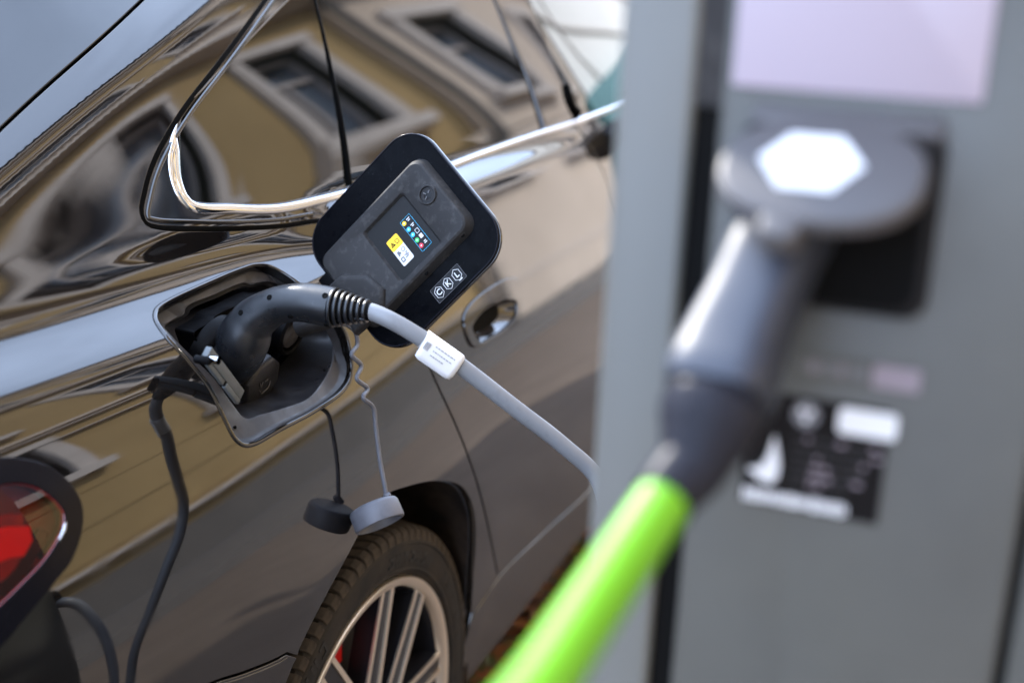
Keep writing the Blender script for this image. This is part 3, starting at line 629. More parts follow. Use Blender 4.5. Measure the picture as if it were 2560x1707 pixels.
    for k in range(2):
        for i in range(n-1): faces.append((k*n+i, k*n+i+1, (k+1)*n+i+1, (k+1)*n+i))
    verts += [(p[0]*1.02, 0.30, p[1]) for p in lp]; faces.append(tuple(range(3*n, 4*n)))
    mesh('wheel_arch_liner', verts, faces, 'underside', car)
blocks = {}
wheel()
# ------------------------------------------------------------------ charging port
def port():
    # rim: a flat pressed ring let into the body, with a wall up to the paint edge and a rolled lip
    cc = np.array(flap_open).mean(0); m_ = 160; th = np.linspace(0, 2*np.pi, m_, endpoint=False)
    def radial(loop):                                  # resample a loop by direction from its centre so that two loops can be bridged
        l = np.vstack([loop, loop[:1]]); res = []
        for t in th:
            d = np.array([math.cos(t), math.sin(t)*0.6]); d /= np.linalg.norm(d)
            a = l[:-1]-cc; e = l[1:]-l[:-1]; den = d[0]*e[:, 1]-d[1]*e[:, 0]
            with np.errstate(divide='ignore', invalid='ignore'):
                s = (a[:, 0]*e[:, 1]-a[:, 1]*e[:, 0])/den; u = (a[:, 0]*d[1]-a[:, 1]*d[0])/den
            ok = (u >= -1e-6) & (u <= 1+1e-6) & (s > 0)
            res.append(cc+d*s[ok].max())
        return np.array(res)
    RO, RI = radial(flap_open), radial(flap_in)
    rings_ = [np.stack([RO[:, 0], flank(RO[:, 0], RO[:, 1])+0.002, RO[:, 1]], -1)]
    for f_, d_ in ((0.10, -0.001), (0.22, 0.0015), (0.92, 0.0010), (1.0, 0.003)):
        q_ = RO+(RI-RO)*f_; rings_.append(np.stack([q_[:, 0], flange_y(q_[:, 0], q_[:, 1])+d_, q_[:, 1]], -1))
    V = [v for r_ in rings_ for v in r_]; Fc = []
    for k in range(len(rings_)-1):
        for i in range(m_): Fc.append((k*m_+i, k*m_+(i+1) % m_, (k+1)*m_+(i+1) % m_, (k+1)*m_+i))
    fl = mesh('charging_port', V, Fc, 'port_flange', car, True, angle=50)
    strip('port_lip', flap_open, 0.0060, 0.0024, 'paint', fl, off=-0.0002, closed=True)
    n = len(flap_in); c = flap_in.mean(0); verts = []; faces = []
    rings = [(1.0, 0.014), (0.985, 0.022), (0.95, 0.045), (0.90, 0.062), (0.84, 0.070)]
    for s, d in rings:
        for p in flap_in:
            q = c+(p-c)*s; verts.append((q[0], float(flange_y(*(c+(p-c)*0.9)))*0.5+0.03+d if d > 0.03 else float(flange_y(q[0], q[1]))+d-0.011, q[1]))
    for k in range(len(rings)-1):
        for i in range(n): faces.append((k*n+i, k*n+(i+1) % n, (k+1)*n+(i+1) % n, (k+1)*n+i))
    mesh('port_well', verts, faces, 'port_tray', fl)
    lp = [c+(p-c)*0.845 for p in flap_in]
    mesh('port_floor', [(q[0], 0.145, q[1]) for q in lp]+[(q[0], 0.119, q[1]) for q in lp], [tuple(range(n))]+[(i, (i+1) % n, n+(i+1) % n, n+i) for i in range(n)], 'port_black', fl, smooth=False)
    AXI = frame((-0.232, 0.112, 1.006), (1, 0, 0.0), (0, -0.35, 1))        # the socket looks out and a little up
    lathe('socket_collar', [(0.030, -0.01), (0.030, 0.012), (0.034, 0.016), (0.038, 0.013), (0.040, 0.002), (0.044, 0.000), (0.046, -0.004), (0.047, -0.02)], 'port_black', fl, AXI, 48)
    AXD = frame((-0.172, 0.100, 0.962), (1, 0, 0.12), (0, -0.25, 1))
    oc = ngon(0, 0, 0.040, 0.033, 8, math.pi/8)
    dc = prism('socket_cover', oc, -0.03, 0.006, 'port_tray', fl, AXD, bevel=0.006, seg=3)
    tube('cover_mark', [AXD @ Vector(p) for p in ((-0.010, -0.006, 0.007), (-0.006, -0.012, 0.007), (0.010, -0.011, 0.007), (0.014, -0.003, 0.007))], 0.0009, 'port_flange', dc, 8)
    tube('cover_mark', [AXD @ Vector(p) for p in ((-0.012, 0.006, 0.007), (-0.009, -0.001, 0.007), (-0.005, 0.005, 0.007))], 0.0008, 'port_flange', dc, 8)
    tube('cover_mark', [AXD @ Vector(p) for p in ((-0.001, 0.003, 0.007), (0.006, 0.003, 0.007))], 0.0008, 'port_flange', dc, 8)
    AXG = frame((-0.098, 0.103, 1.005), (1, 0, 0), (0, -0.25, 1))
    lathe('cap_holder', [(0.0, 0.006), (0.017, 0.006), (0.020, 0.004), (0.021, -0.01)], 'port_flange', fl, AXG, 40)
    lathe('cap_holder_ring', [(0.024, -0.01), (0.024, 0.006), (0.027, 0.008), (0.030, 0.005), (0.031, -0.015)], 'port_black', fl, AXG, 40)
    # latch: a jointed grey metal bar on the rear edge of the port
    a, b = Vector((-0.3514, 0.050, 1.057)), Vector((-0.291, 0.050, 0.9895)); d = (b-a).normalized(); FRM = frame(a, d, Vector((0.6, 0.0, 0.55)))
    ln = (b-a).length
    la = box('latch', (0.0, -0.006, -0.004), (ln*0.99, 0.006, 0.004), 'latch_metal', fl, 0.0012, FRM)
    box('latch_plate', (0.002, -0.012, -0.002), (ln*0.55, -0.0062, 0.003), 'latch_metal', la, 0.001, FRM); box('latch_plate', (ln*0.58, -0.0125, -0.001), (ln*0.985, -0.0062, 0.0045), 'latch_metal', la, 0.001, FRM)
    box('latch_joint', (ln*0.555, -0.0115, -0.003), (ln*0.576, 0.0062, 0.0035), 'port_black', la, 0.0, FRM)
    lathe('latch_pin', [(0, 0.006), (0.0035, 0.006), (0.0045, 0.004), (0.0045, -0.012)], 'port_black', la, frame((-0.3585, 0.047, 1.049), (1, 0, 0), (0, 0, 1)), 20)
    lathe('latch_spring', [(0, 0.009), (0.004, 0.008), (0.0045, -0.008)], 'chrome', la, frame((-0.3520, 0.043, 1.049), (0.3, 0, 1), (1, 0, -0.3)), 16)
    for x, z, r in ((-0.3420, 1.0790, 0.0038), (-0.303, 0.9445, 0.0036), (-0.330, 1.0810, 0.0014), (-0.283, 0.9465, 0.0018), (-0.0800, 0.9560, 0.0016)):
        p = np.array([x, float(flange_y(x, z))+0.0005, z]); nn = Vector((0, -0.88, 0.47))
        M = frame(p, nn.orthogonal(), nn.cross(nn.orthogonal()))
        if (M.to_3x3() @ Vector((0, 0, 1))).dot(nn) < 0: M = frame(p, nn.cross(nn.orthogonal()), nn.orthogonal())
        lathe('screw', [(0, 0.0002), (r*0.55, 0.0002), (r*0.75, 0.0010), (r, 0.0008), (r*1.1, -0.001)], 'gap', fl, M, 16)
port()

# ------------------------------------------------------------------ the open flap
def flap():
    F = frame((-0.082, 0.032, 1.052), (0.157, -0.644, 0.748), (0.252, 0.759, 0.600))
    bm_pl = rrect(0.0, 0.212, -0.100, 0.104, 0.042, 10)
    f = prism('charging_flap', bm_pl, -0.0075, -0.001, 'flap_plate', car, F, bevel=0.0018, seg=3)
    prism('outer_skin', rrect(-0.0012, 0.2132, -0.1012, 0.1052, 0.043, 10), -0.0100, -0.0055, 'paint', f, F, bevel=0.001)
    # inner moulding with a sunk panel
    def ring(l, h): return [F @ Vector((p[0], p[1], h)) for p in l]
    nq = 6
    outer0 = rrect(0.002, 0.1945, -0.0575, 0.0645, 0.018, nq); outer1 = rrect(0.004, 0.1925, -0.0555, 0.0625, 0.017, nq); outer2 = rrect(0.0075, 0.189, -0.052, 0.059, 0.014, nq); outer3 = rrect(0.010, 0.1865, -0.0495, 0.0565, 0.012, nq)
    h0 = rrect(0.0735, 0.1495, -0.0445, 0.0420, 0.0055, nq); h1 = rrect(0.0750, 0.1480, -0.0430, 0.0405, 0.0045, nq); h2 = rrect(0.0775, 0.1455, -0.0405, 0.0380, 0.004, nq)
    loops = [ring(outer0, -0.002), ring(outer1, 0.004), ring(outer2, 0.0105), ring(outer3, 0.0120), ring(h0, 0.0120), ring(h1, 0.0112), ring(h2, 0.0072)]
    n = len(outer0); V = [p for l in loops for p in l]; Fc = []
    for k in range(len(loops)-1):
        for i in range(n): Fc.append((k*n+i, k*n+(i+1) % n, (k+1)*n+(i+1) % n, (k+1)*n+i))
    tr = mesh('inner_moulding', V, Fc, 'flap_tray', f, True, angle=28)
    prism('sunk_panel', rrect(0.0765, 0.1465, -0.0415, 0.0390, 0.004, 4), 0.004, 0.0073, 'flap_panel', tr, F)
    lathe('button_ring', [(0.0092, 0.0118), (0.0100, 0.0142), (0.0116, 0.0142), (0.0128, 0.0118)], 'flap_tray', tr, F @ Matrix.Translation((0.1712, 0.0125, 0)), 28)
    lathe('button', [(0, 0.0124), (0.004, 0.0128), (0.0060, 0.0118), (0.0093, 0.0121)], 'black_print', tr, F @ Matrix.Translation((0.1712, 0.0125, 0)), 24)
    for a in (0.4, 2.0, 3.6): box('button_slot', (0.002, -0.0007, 0.0124), (0.0062, 0.0007, 0.0132), 'port_flange', tr, 0, F @ Matrix.Translation((0.1712, 0.0125, 0)) @ Matrix.Rotation(a, 4, 'Z'))
    for u, v in ((0.172, -0.0535), (0.107, -0.0545)): lathe('clip_hole', [(0, 0.0068), (0.0024, 0.0069), (0.0030, 0.0058)], 'gap', tr, F @ Matrix.Translation((u, v, 0)), 14)
    # shoulder and arm that lead to the hinge
    prism('hinge_shoulder', [(-0.012, -0.048), (0.040, -0.052), (0.056, -0.034), (0.050, -0.004), (0.022, 0.022), (-0.002, 0.024)], 0.004, 0.0185, 'flap_tray', f, F, bevel=0.008, seg=4)
    tube('hinge_arm', catmull([tuple(F @ Vector((0.020, -0.014, 0.006))), tuple(F @ Vector((-0.012, -0.012, 0.004))), (-0.102, 0.050, 1.030), (-0.105, 0.085, 1.015)], step=0.006), 0.0125, 'flap_tray', f, 16)
    box('hinge_bracket', (-0.012, 0.020, -0.004), (0.010, 0.044, 0.006), 'port_black', f, 0.002, F)
    # stickers
    st = prism('warning_sticker', rrect(0.0905, 0.1088, -0.0290, 0.0103, 0.0022, 4), 0.0072, 0.0075, 'white_print', tr, F)
    prism('yellow_field', [p for p in rrect(0.0905, 0.1088, -0.0060, 0.0103, 0.0020, 4)], 0.0074, 0.00765, 'yellow_print', st, F)
    B = F @ Matrix.Translation((0, 0, 0.0077))
    def tri(cu, cv, s, m, p): prism('symbol', [(cu-s, cv-s*0.8), (cu+s, cv-s*0.8), (cu, cv+s)], 0.0, 0.00012, m, p, B)
    tri(0.0960, 0.0020, 0.0034, 'black_print', st); tri(0.0960, 0.0018, 0.0022, 'yellow_print', st)
    prism('symbol', rrect(0.1010, 0.1062, -0.0010, 0.0046, 0.0008, 3), 0, 0.0001, 'black_print', st, B); prism('symbol', rrect(0.1016, 0.1056, -0.0004, 0.0040, 0.0006, 3), 0, 0.0002, 'yellow_print', st, B)
    prism('symbol', ngon(0.1035, -0.0115, 0.0030, None, 6), 0, 0.0001, 'grey_print', st, B); prism('symbol', ngon(0.1035, -0.0115, 0.0022, None, 6), 0, 0.0002, 'white_print', st, B)
    for cu, cv, w, h in ((0.0955, -0.0115, 0.0018, 0.0022), (0.0975, -0.0128, 0.0009, 0.0012), (0.0945, -0.0145, 0.0014, 0.0007), (0.1025, -0.0188, 0.0027, 0.0005), (0.1040, -0.0205, 0.0022, 0.0005), (0.1020, -0.0222, 0.0026, 0.0005), (0.0955, -0.0215, 0.0026, 0.0032), (0.1045, -0.0168, 0.0012, 0.0006)):
        prism('symbol', rrect(cu-w, cu+w, cv-h, cv+h, min(w, h)*0.4, 2), 0, 0.0001, 'grey_print', st, B)
    prism('symbol', rrect(0.0942, 0.0968, -0.0232, -0.0198, 0.0004, 2), 0, 0.0002, 'white_print', st, B)
    s2 = prism('status_sticker', rrect(0.1203, 0.1372, -0.0328, 0.0158, 0.0010, 3), 0.0072, 0.0075, 'black_print', tr, F)
    tube('sticker_border', [F @ Vector((p[0], p[1], 0.0075)) for p in rrect(0.1206, 0.1369, -0.0325, 0.0155, 0.0010, 3)+[(0.1369, 0.0145)]], 0.00022, 'blue_print', s2, 6)
    for v, m in ((0.0107, 'yellow_print'), (0.0011, 'blue_print'), (-0.0077, 'blue_print'), (-0.0167, 'green_print'), (-0.0256, 'red_print')):
        prism('status_dot', ngon(0.1243, v, 0.0029, None, 20), 0.0, 0.0001, m, s2, B); prism('dot_centre', ngon(0.1243, v, 0.0010, None, 10), 0.0, 0.00025, 'white_print', s2, B)
    for v, w, h in ((0.0122, 0.0026, 0.0006), (0.0098, 0.0018, 0.0006), (0.0030, 0.0026, 0.0006), (0.0008, 0.0015, 0.0007), (-0.0265, 0.0022, 0.0006), (-0.0243, 0.0018, 0.0007)):
        prism('symbol', rrect(0.1318-w, 0.1318+w, v-h, v+h, 0.0003, 2), 0, 0.00012, 'white_print', s2, B)
    prism('symbol', rrect(0.1293, 0.1345, -0.0108, -0.0050, 0.0006, 2), 0, 0.0001, 'white_print', s2, B); prism('symbol', rrect(0.1299, 0.1339, -0.0102, -0.0056, 0.0004, 2), 0, 0.0002, 'black_print', s2, B)
    prism('symbol', rrect(0.1295, 0.1343, -0.0192, -0.0135, 0.0006, 2), 0, 0.0001, 'white_print', s2, B)
    # connector letters in hexagons along the lower edge
    lb = prism('connector_label', rrect(0.0945, 0.1425, -0.0918, -0.0715, 0.001, 3), -0.001, -0.0007, 'black_print', f, F)
    bd = rrect(0.0945, 0.1425, -0.0918, -0.0715, 0.001, 3); tube('label_border', [F @ Vector((p[0], p[1], -0.0007)) for p in bd+bd[:1]], 0.00022, 'grey_print', lb, 6)
    for u, ch in ((0.1030, 'C'), (0.1184, 'K'), (0.1338, 'L')):
        hx = ngon(u, -0.0815, 0.0062, 0.0078, 6, math.pi/2); tube('hexagon', [F @ Vector((p[0], p[1], -0.0006)) for p in hx+hx[:2]], 0.00042, 'white_print', lb, 8)
        text('letter', ch, 0.0102, 'white_print', lb, F @ Matrix.Translation((u, -0.0815, -0.0005)), 0.0001, True)
    prism('symbol', rrect(0.1318, 0.1372, -0.0898, -0.0882, 0.0003, 2), -0.0008, -0.0005, 'white_print', lb, F)
    tube('plate_edge', [F @ Vector((p[0], p[1], -0.0014)) for p in (lambda q: q+q[:1])(rrect(0.0006, 0.2114, -0.0994, 0.1034, 0.0415, 10))], 0.0012, 'gloss_black', f, 8)
flap()

# ------------------------------------------------------------------ the plug in the car and its grey cable
def grey_plug():
    pl = thing('charging_plug', 'curved black plug on a grey cable, pushed into the car port', 'plug', (-0.25, 0.08, 1.02))
    H = [(-0.2166, 0.1121, 0.9939, 0.027), (-0.2284, 0.0925, 1.014, 0.029), (-0.2395, 0.0772, 1.0381, 0.0306), (-0.2402, 0.063, 1.0609, 0.0256), (-0.2399, 0.0363, 1.0803, 0.0216), (-0.2401, 0.0148, 1.0879, 0.0213), (-0.2401, -0.0035, 1.0908, 0.0219), (-0.24, -0.0248, 1.0907, 0.0222), (-0.2399, -0.0399, 1.0903, 0.0218)]
    Q = catmull(H, step=0.003)
    hd = tube('plug_handle', Q[:, :3], Q[:, 3], 'plug_black', pl, 40)
    for p, n in (((-0.2613, 0.0664, 1.0746), (-0.86, 0.243, 0.449)), ((-0.2569, 0.0318, 1.0958), (-0.806, 0.22, 0.55)), ((-0.2548, -0.0365, 1.1066), (-0.675, -0.012, 0.738)), ((-0.2581, 0.0047, 1.078), (-0.836, -0.047, -0.546)), ((-0.2542, -0.0377, 1.0736), (-0.648, 0.018, -0.762))):
        n = Vector(n).normalized(); a = n.orthogonal()
        M = frame(p, a, n.cross(a))
        lathe('screw_hole', [(0, 0.0004), (0.0024, 0.0004), (0.0030, 0.0010), (0.0036, -0.0004), (0.0036, -0.004)], 'gap', hd, M, 16)
    a, b = Vector((-0.2402, -0.0395, 1.0902)), Vector((-0.2352, -0.0824, 1.0901)); d = b-a
    S = frame(a, d.cross(Vector((0, 0, 1))), d.cross(d.cross(Vector((0, 0, 1)))))
    if (S.to_3x3() @ Vector((0, 0, 1))).dot(d) < 0: S = frame(a, -d.cross(Vector((0, 0, 1))), d.cross(d.cross(Vector((0, 0, 1)))))
    Ln = d.length
    lathe('strain_relief', [(0.0195, -0.002), (0.0180, 0.0), (0.0172, 0.004), (0.0098, Ln), (0.0, Ln)], 'port_black', pl, S, 36)
    for k in range(7):
        h = 0.001+k*(Ln-0.004)/6.3; r = 0.0222-0.0104*(h/Ln)**1.1; t = 0.0020
        lathe('rib', [(r-0.006, h-t), (r-0.0006, h-t), (r, h-t*0.6), (r, h+t*0.4), (r-0.0008, h+t*0.8), (r-0.006, h+t*0.8)], 'plug_black', pl, S, 36)
    for an in (0.6, 2.7, 4.2): box('relief_web', (0.0085, -0.0016, 0.0), (0.0135, 0.0016, Ln*0.92), 'plug_black', pl, 0.0006, S @ Matrix.Rotation(an, 4, 'Z'))
    cab = [tuple(b-d*0.15), tuple(b), (-0.232, -0.1063, 1.0823), (-0.217, -0.1415, 1.0598), (-0.1917, -0.1783, 1.0258), (-0.1651, -0.2269, 0.9819), (-0.1338, -0.2757, 0.9352), (-0.112, -0.314, 0.892), (-0.125, -0.335, 0.85), (-0.160, -0.36, 0.80), (-0.185, -0.40, 0.735), (-0.20, -0.44, 0.665), (-0.195, -0.47, 0.59), (-0.185, -0.49, 0.50), (-0.172, -0.51, 0.44), (-0.185, -0.53, 0.43), (-0.20, -0.52, 0.52), (-0.205, -0.51, 0.64), (-0.215, -0.507, 0.745), (-0.24, -0.515, 0.82), (-0.285, -0.53, 0.845)]
    P = catmull(cab, step=0.006)
    tube('cable', P, 0.0096, 'grey_cable', pl, 24)
    # white identification label folded round the cable
    i0 = int(np.argmin(np.linalg.norm(P-np.array([-0.219, -0.136, 1.0635]), axis=1))); i1 = int(np.argmin(np.linalg.norm(P-np.array([-0.1983, -0.1694, 1.0333]), axis=1)))
    lb = tube('cable_label', P[i0:i1+1], 0.0100, 'label_white', pl, 24, caps=False)
    q = [Vector(v) for v in ((-0.2245, -0.147, 1.0823), (-0.1999, -0.1767, 1.0545), (-0.2127, -0.1666, 1.0264), (-0.2388, -0.1326, 1.0544))]
    u = (q[1]-q[0]).normalized(); FL = frame((P[i0]+P[i1])/2, Vector(P[i1]-P[i0]), Vector((q[0]-q[3])))
    out = FL.to_3x3() @ Vector((0, 0, 1))
    sgn = 1 if out.dot(CAM_LOC-Vector(P[i0])) > 0 else -1
    hl = float(np.linalg.norm(P[i1]-P[i0]))/2
    sheet = [(0.0118, 0.0), (0.0106, 0.0060), (0.0072, 0.0098), (0.0, 0.0116), (-0.007, 0.0120), (-0.014, 0.0114), (-0.0205, 0.0100)]
    V = []; Fc = []
    for s in range(9):
        x = -hl+2*hl*s/8
        for y, z in sheet:
            cor = 0.0025 if (y < -0.020 and s in (0, 8)) else 0
            V.append(FL @ Vector((x*(1-cor*20), y+cor*0.6, sgn*z)))
    m = len(sheet)
    for s in range(8):
        for k in range(m-1): Fc.append((s*m+k, s*m+k+1, (s+1)*m+k+1, (s+1)*m+k))
    fo = mesh('label_fold', V, Fc, 'label_white', lb)
    sm = fo.modifiers.new('thickness', 'SOLIDIFY'); sm.thickness = 0.0004
    def mark(x, y, w, h, mm='grey_print'):
        z = float(np.interp(y, [s_[0] for s_ in sheet[::-1]], [s_[1] for s_ in sheet[::-1]]))
        prism('printed_mark', [(x-w, y-h), (x+w, y-h), (x+w, y+h), (x-w, y+h)], sgn*(z+0.0001), sgn*(z+0.0005), mm, lb, FL)
    for k_ in range(6): mark(-0.0225+0.0012*k_, -0.003, 0.0003 if k_ % 2 else 0.0005, 0.0045, 'faint_print')
    for y_, x1 in ((0.0020, 0.016), (-0.0035, 0.012), (-0.0090, 0.004)):
        x_ = -0.011
        while x_ < x1:
            w_ = float(rng.uniform(0.0006, 0.0020)); mark(x_+w_, y_, w_, 0.0006, 'faint_print'); x_ += 2*w_+0.0009
grey_plug()

# ------------------------------------------------------------------ the protective cap on its cord
def cap():
    c = thing('protective_cap', 'round grey protective cap dangling on a kinked grey cord above the wheel', 'cap', (-0.125, -0.035, 0.79))
    cord = [(-0.070, 0.045, 1.020), (-0.0612, 0.030, 1.007), (-0.0636, 0.025, 0.9916), (-0.088, 0.02, 0.9847), (-0.0719, 0.015, 0.9667), (-0.093, 0.010, 0.9568), (-0.0733, 0.005, 0.9382), (-0.0947, 0.0, 0.9338), (-0.0765, -0.005, 0.9153), (-0.0790, -0.010, 0.89), (-0.0860, -0.020, 0.85), (-0.0930, -0.031, 0.818), (-0.0958, -0.035, 0.806)]
    tube('cord', catmull(cord, step=0.004), 0.0029, 'cap_grey', c, 12)
    ax = Vector((-0.486, -0.572, -0.623)).normalized(); ax = Vector((-0.40, -0.36, -0.84)).normalized()
    M = frame((-0.1245, -0.036, 0.7935), Vector((0.429, -0.781, 0.42)), ax.cross(Vector((0.429, -0.781, 0.42))))
    if (M.to_3x3() @ Vector((0, 0, 1))).dot(ax) < 0: M = frame((-0.1245, -0.036, 0.7935), Vector((0.429, -0.781, 0.42)), -ax.cross(Vector((0.429, -0.781, 0.42))))
    b = lathe('cap_body', [(0.0, -0.015), (0.026, -0.015), (0.030, -0.0135), (0.0320, -0.010), (0.0325, 0.009), (0.0318, 0.012), (0.029, 0.0128), (0.0275, 0.011), (0.026, -0.006), (0.0, -0.006)], 'cap_grey', c, M, 48)
    p = Vector((-0.0955, -0.036, 0.8065)); lathe('cord_boss', [(0, 0.006), (0.004, 0.006), (0.005, 0.004), (0.0055, -0.008)], 'cap_grey', c, frame(p, (1, 0, 0.3), (0, 1, 0)), 16)
cap()

# ------------------------------------------------------------------ charging station
SX = -0.74
FS = frame((SX, 0, 0), (0, -1, 0), (0, 0, 1))           # u = -y, v = z, third axis towards -X
def station():
    s = thing('charging_station', 'grey upright charging station with pale display and socket', 'charging station', (-0.5, -0.63, 0))
    box('housing', (SX+0.012, -0.830, 0.0), (-0.28, -0.4945, 1.66), 'station_grey', s, 0.004)
    prism('frame_strip', rrect(0.4935, 0.5370, 0.02, 1.655, 0.006, 5), -0.016, 0.0, 'station_frame', s, FS, bevel=0.004, seg=3)
    prism('front_panel', rrect(0.5515, 0.7330, 0.02, 1.655, 0.005, 4), -0.014, -0.001, 'station_grey', s, FS, bevel=0.003)
    prism('frame_strip', rrect(0.7385, 0.8300, 0.02, 1.655, 0.005, 4), -0.014, -0.001, 'station_grey', s, FS, bevel=0.003)
    box('slot', (SX+0.006, -0.5525, 0.02), (SX+0.013, -0.536, 1.389), 'station_dark', s); box('slot_cover', (SX+0.002, -0.5525, 1.391), (SX+0.013, -0.536, 1.655), 'flap_tray', s)
    box('slot', (SX+0.006, -0.7395, 0.02), (SX+0.0125, -0.7325, 1.655), 'station_dark', s)
    prism('display', rrect(0.5568, 0.6832, 1.4025, 1.56, 0.002, 4), -0.001, 0.0012, 'panel_lilac', s, FS, bevel=0.0006)
    # socket with its flip-up lid
    sk = prism('socket', rrect(0.566, 0.6700, 1.289, 1.388, 0.012, 6), -0.001, 0.010, 'socket_black', s, FS, bevel=0.004)
    prism('painted_socket_shade', rrect(0.572, 0.664, 1.294, 1.36, 0.012, 6), 0.0095, 0.0108, 'gap', sk, FS)  # raised dark plate: shade inside the socket painted as a flat shape
    th = R(36); hinge = Vector((SX-0.010, 0, 1.3905))
    FL = frame(hinge, (0, -1, 0), (math.cos(th), 0, math.sin(th)))
    lid_poly = []
    for i in range(40):
        a = 2*math.pi*i/40
        lid_poly.append((0.613+0.0515*math.copysign(abs(math.cos(a))**0.85, math.cos(a)), -0.036+0.037*math.copysign(abs(math.sin(a))**0.85, math.sin(a))))
    lid = prism('socket_lid', lid_poly, -0.009, 0.0, 'station_lid', sk, FL, bevel=0.004, seg=3)
    prism('lid_tab', rrect(0.5890, 0.6110, -0.084, -0.058, 0.008, 5), -0.014, -0.001, 'station_lid', lid, FL, bevel=0.004)
    prism('lid_sticker', ngon(0.6075, -0.0335, 0.0262, 0.0222, 6, 0.0), 0.0001, 0.0006, 'white_print', lid, FL)
    prism('lid_hinge', rrect(0.570, 0.668, -0.004, 0.012, 0.004, 3), -0.010, -0.002, 'station_lid', lid, FL, bevel=0.002)
    # name strip and instruction label
    ns = prism('name_strip', rrect(0.607, 0.673, 1.2470, 1.2615, 0.002, 3), -0.001, 0.0001, 'station_grey', s, FS)
    prism('name_colour_field', rrect(0.6475, 0.6725, 1.2478, 1.2608, 0.0015, 3), 0.0, 0.0004, 'label_pink', ns, FS)
    u = 0.6095
    for k in range(12):
        w = 0.0016 if k % 4 else 0.0010; h = 0.0040 if k % 3 else 0.0030
        prism('name_letter', [(u, 1.2545-h), (u+w, 1.2545-h), (u+w, 1.2545+h), (u, 1.2545+h)], 0.0, 0.0004, 'label_pink' if k % 5 == 2 else 'grey_print', ns, FS); u += 0.0030
    lb = prism('instruction_label', rrect(0.5825, 0.6600, 1.1685, 1.2360, 0.0015, 3), -0.001, 0.0003, 'station_label', s, FS)
    prism('label_field', rrect(0.6325, 0.6640, 1.2190, 1.2340, 0.003, 4), 0.0, 0.0008, 'white_print', lb, FS)
    prism('label_icon', ngon(0.6150, 1.2262, 0.0075, None, 24), 0.0, 0.0006, 'grey_print', lb, FS)
    for du, dv in ((-0.0025, 0.0025), (0.0025, 0.002), (0, -0.003)): prism('icon_detail', ngon(0.6150+du, 1.2262+dv, 0.0016, None, 8), 0.0, 0.0009, 'white_print', lb, FS)
    drop = [(0.5990, 1.2115), (0.6015, 1.203), (0.6035, 1.194), (0.6030, 1.186), (0.5995, 1.1818), (0.5930, 1.1835), (0.5855, 1.1890), (0.5925, 1.1908), (0.5962, 1.1975), (0.5978, 1.205)]
    prism('label_arrow', drop, 0.0, 0.0008, 'white_print', lb, FS)
    for v, u1 in ((1.2120, 0.655), (1.2065, 0.657), (1.2010, 0.650), (1.1955, 0.648), (1.1900, 0.646), (1.1850, 0.640)):
        u = 0.609
        while u < u1:
            w = float(rng.uniform(0.002, 0.006)); prism('label_word', [(u, v-0.0011), (u+w, v-0.0011), (u+w, v+0.0011), (u, v+0.0011)], 0.0, 0.0005, 'label_pink' if rng.random() < 0.3 else 'flap_tray', lb, FS); u += w+0.0012
    u = 0.5845
    for k in range(20):
        w = float(rng.uniform(0.0014, 0.0026)); h = float(rng.uniform(0.0028, 0.0042))
        prism('label_letter', [(u, 1.1735-h), (u+w, 1.1735-h), (u+w, 1.1735+h), (u, 1.1735+h)], 0.0, 0.0007, 'white_print', lb, FS); u += w+0.0008
    lathe('cable_gland', [(0.0, -0.01), (0.012, -0.01), (0.016, -0.006), (0.016, 0.012), (0.022, 0.013), (0.022, 0.02)], 'station_dark', s, frame((-0.264, -0.530, 0.845), (0, 1, 0), (0, 0, -1)), 24)
station()
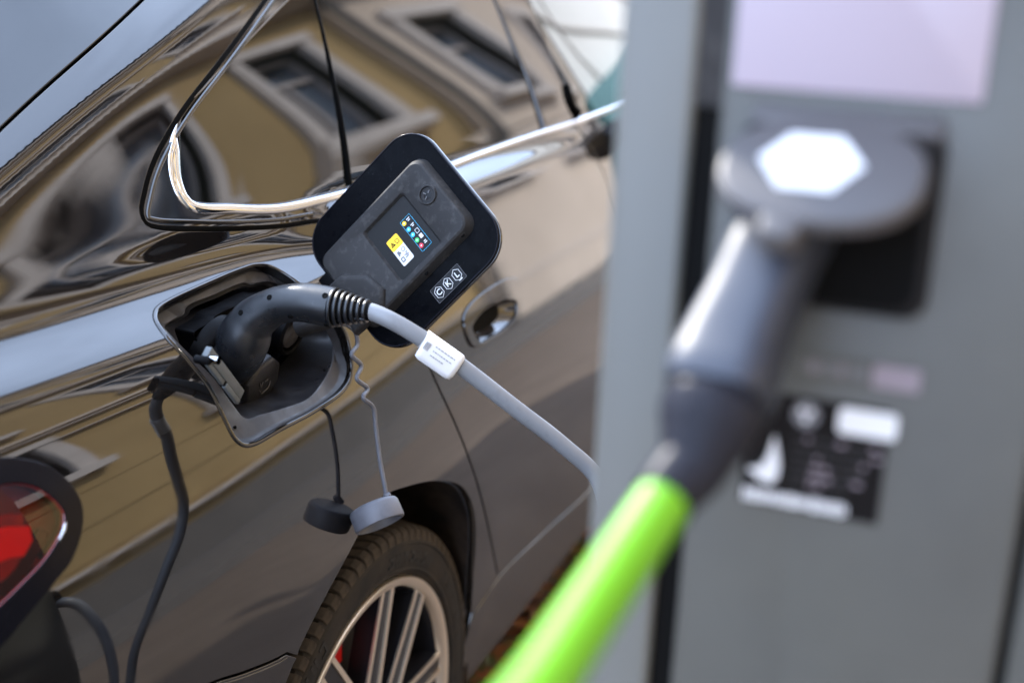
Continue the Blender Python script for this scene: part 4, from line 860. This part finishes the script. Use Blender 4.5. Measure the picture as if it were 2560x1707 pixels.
def green_plug():
    g = thing('green_charging_cable', 'bright green charging cable plugged into the grey station', 'cable', (-0.76, -0.594, 1.32))
    H = catmull([(-0.725, -0.6000, 1.345, 0.025, 0), (-0.7645, -0.5942, 1.3254, 0.0235, 0), (-0.7922, -0.5885, 1.2982, 0.0235, 0), (-0.812, -0.5835, 1.276, 0.0255, 0), (-0.8235, -0.5822, 1.2645, 0.0270, 0), (-0.829, -0.5815, 1.2585, 0.0255, 0)], step=0.004)
    hd = tube('plug_handle', H[:, :3], H[:, 3], 'plug_blue', g, 40, power=0.62)
    K = catmull([(-0.8265, -0.5820, 1.2610, 0.0235), (-0.8305, -0.5810, 1.2555, 0.0262), (-0.838, -0.5800, 1.2470, 0.0255), (-0.846, -0.5785, 1.2370, 0.0205), (-0.8521, -0.5765, 1.2294, 0.0180), (-0.862, -0.5712, 1.2225, 0.0165), (-0.8735, -0.5685, 1.2172, 0.0155)], step=0.003)
    tube('plug_collar', K[:, :3], K[:, 3], 'hub_black', g, 32)
    path = [(-0.8680, -0.5695, 1.2198), (-0.8735, -0.5685, 1.2172), (-0.9042, -0.5629, 1.2051), (-0.9493, -0.5573, 1.1927), (-0.9926, -0.5535, 1.184), (-1.0412, -0.5491, 1.1769), (-1.10, -0.548, 1.160), (-1.18, -0.56, 1.10), (-1.24, -0.58, 0.95), (-1.26, -0.60, 0.70), (-1.22, -0.62, 0.35), (-1.12, -0.64, 0.08), (-1.0, -0.66, 0.0145), (-0.9, -0.72, 0.0145), (-0.80, -0.82, 0.0145), (-0.82, -0.95, 0.0145), (-0.95, -1.0, 0.0145)]
    tube('cable', catmull(path, step=0.012), 0.0138, 'green_cable', g, 28)
green_plug()

# ------------------------------------------------------------------ fallen leaves by the kerb side of the car
def leaves():
    m = mat('leaf', (0.20, 0.07, 0.02), 0.7)
    n = m.node_tree.nodes; l = m.node_tree.links; at = n.new('ShaderNodeAttribute'); at.attribute_name = 'leaf_colour'
    l.new(at.outputs['Color'], n['Principled BSDF'].inputs['Base Color'])
    V = []; Fc = []; cols = []
    pal = [(0.15, 0.045, 0.012), (0.12, 0.06, 0.02), (0.07, 0.04, 0.02), (0.13, 0.085, 0.02), (0.06, 0.07, 0.015), (0.17, 0.06, 0.012), (0.09, 0.06, 0.035)]
    for i in range(1500):
        x = rng.uniform(0.7, 4.0); y = abs(rng.normal(0.0, 0.20))+0.06; s = rng.uniform(0.022, 0.045); a = rng.uniform(0, 6.28); t1, t2 = rng.uniform(-0.5, 0.5, 2); z = 0.006+abs(rng.normal(0, 0.006))
        b = len(V); c = pal[rng.integers(len(pal))]
        for px, py, pz in ((-1, 0, 0), (-0.35, 0.5, 0.12), (0.45, 0.42, 0.1), (1, 0, 0.05), (0.45, -0.42, 0.12), (-0.35, -0.5, 0.1), (0, 0, 0.0)):
            lx, ly, lz = px*s, py*s, (pz+t1*py*0.5+t2*px*0.4)*s
            V.append((x+lx*math.cos(a)-ly*math.sin(a), y+lx*math.sin(a)+ly*math.cos(a), z+abs(lz)))
            cols.append((*c, 1))
        for k in range(6): Fc.append((b+k, b+(k+1) % 6, b+6))
    o = mesh('fallen_leaves', V, Fc, 'leaf', None, False)
    ca = o.data.color_attributes.new('leaf_colour', 'FLOAT_COLOR', 'POINT'); ca.data.foreach_set('color', np.array(cols).ravel())
    o['kind'] = 'stuff'; tag(o, 'brown and orange fallen leaves lying along the parked car', 'leaves')
leaves()
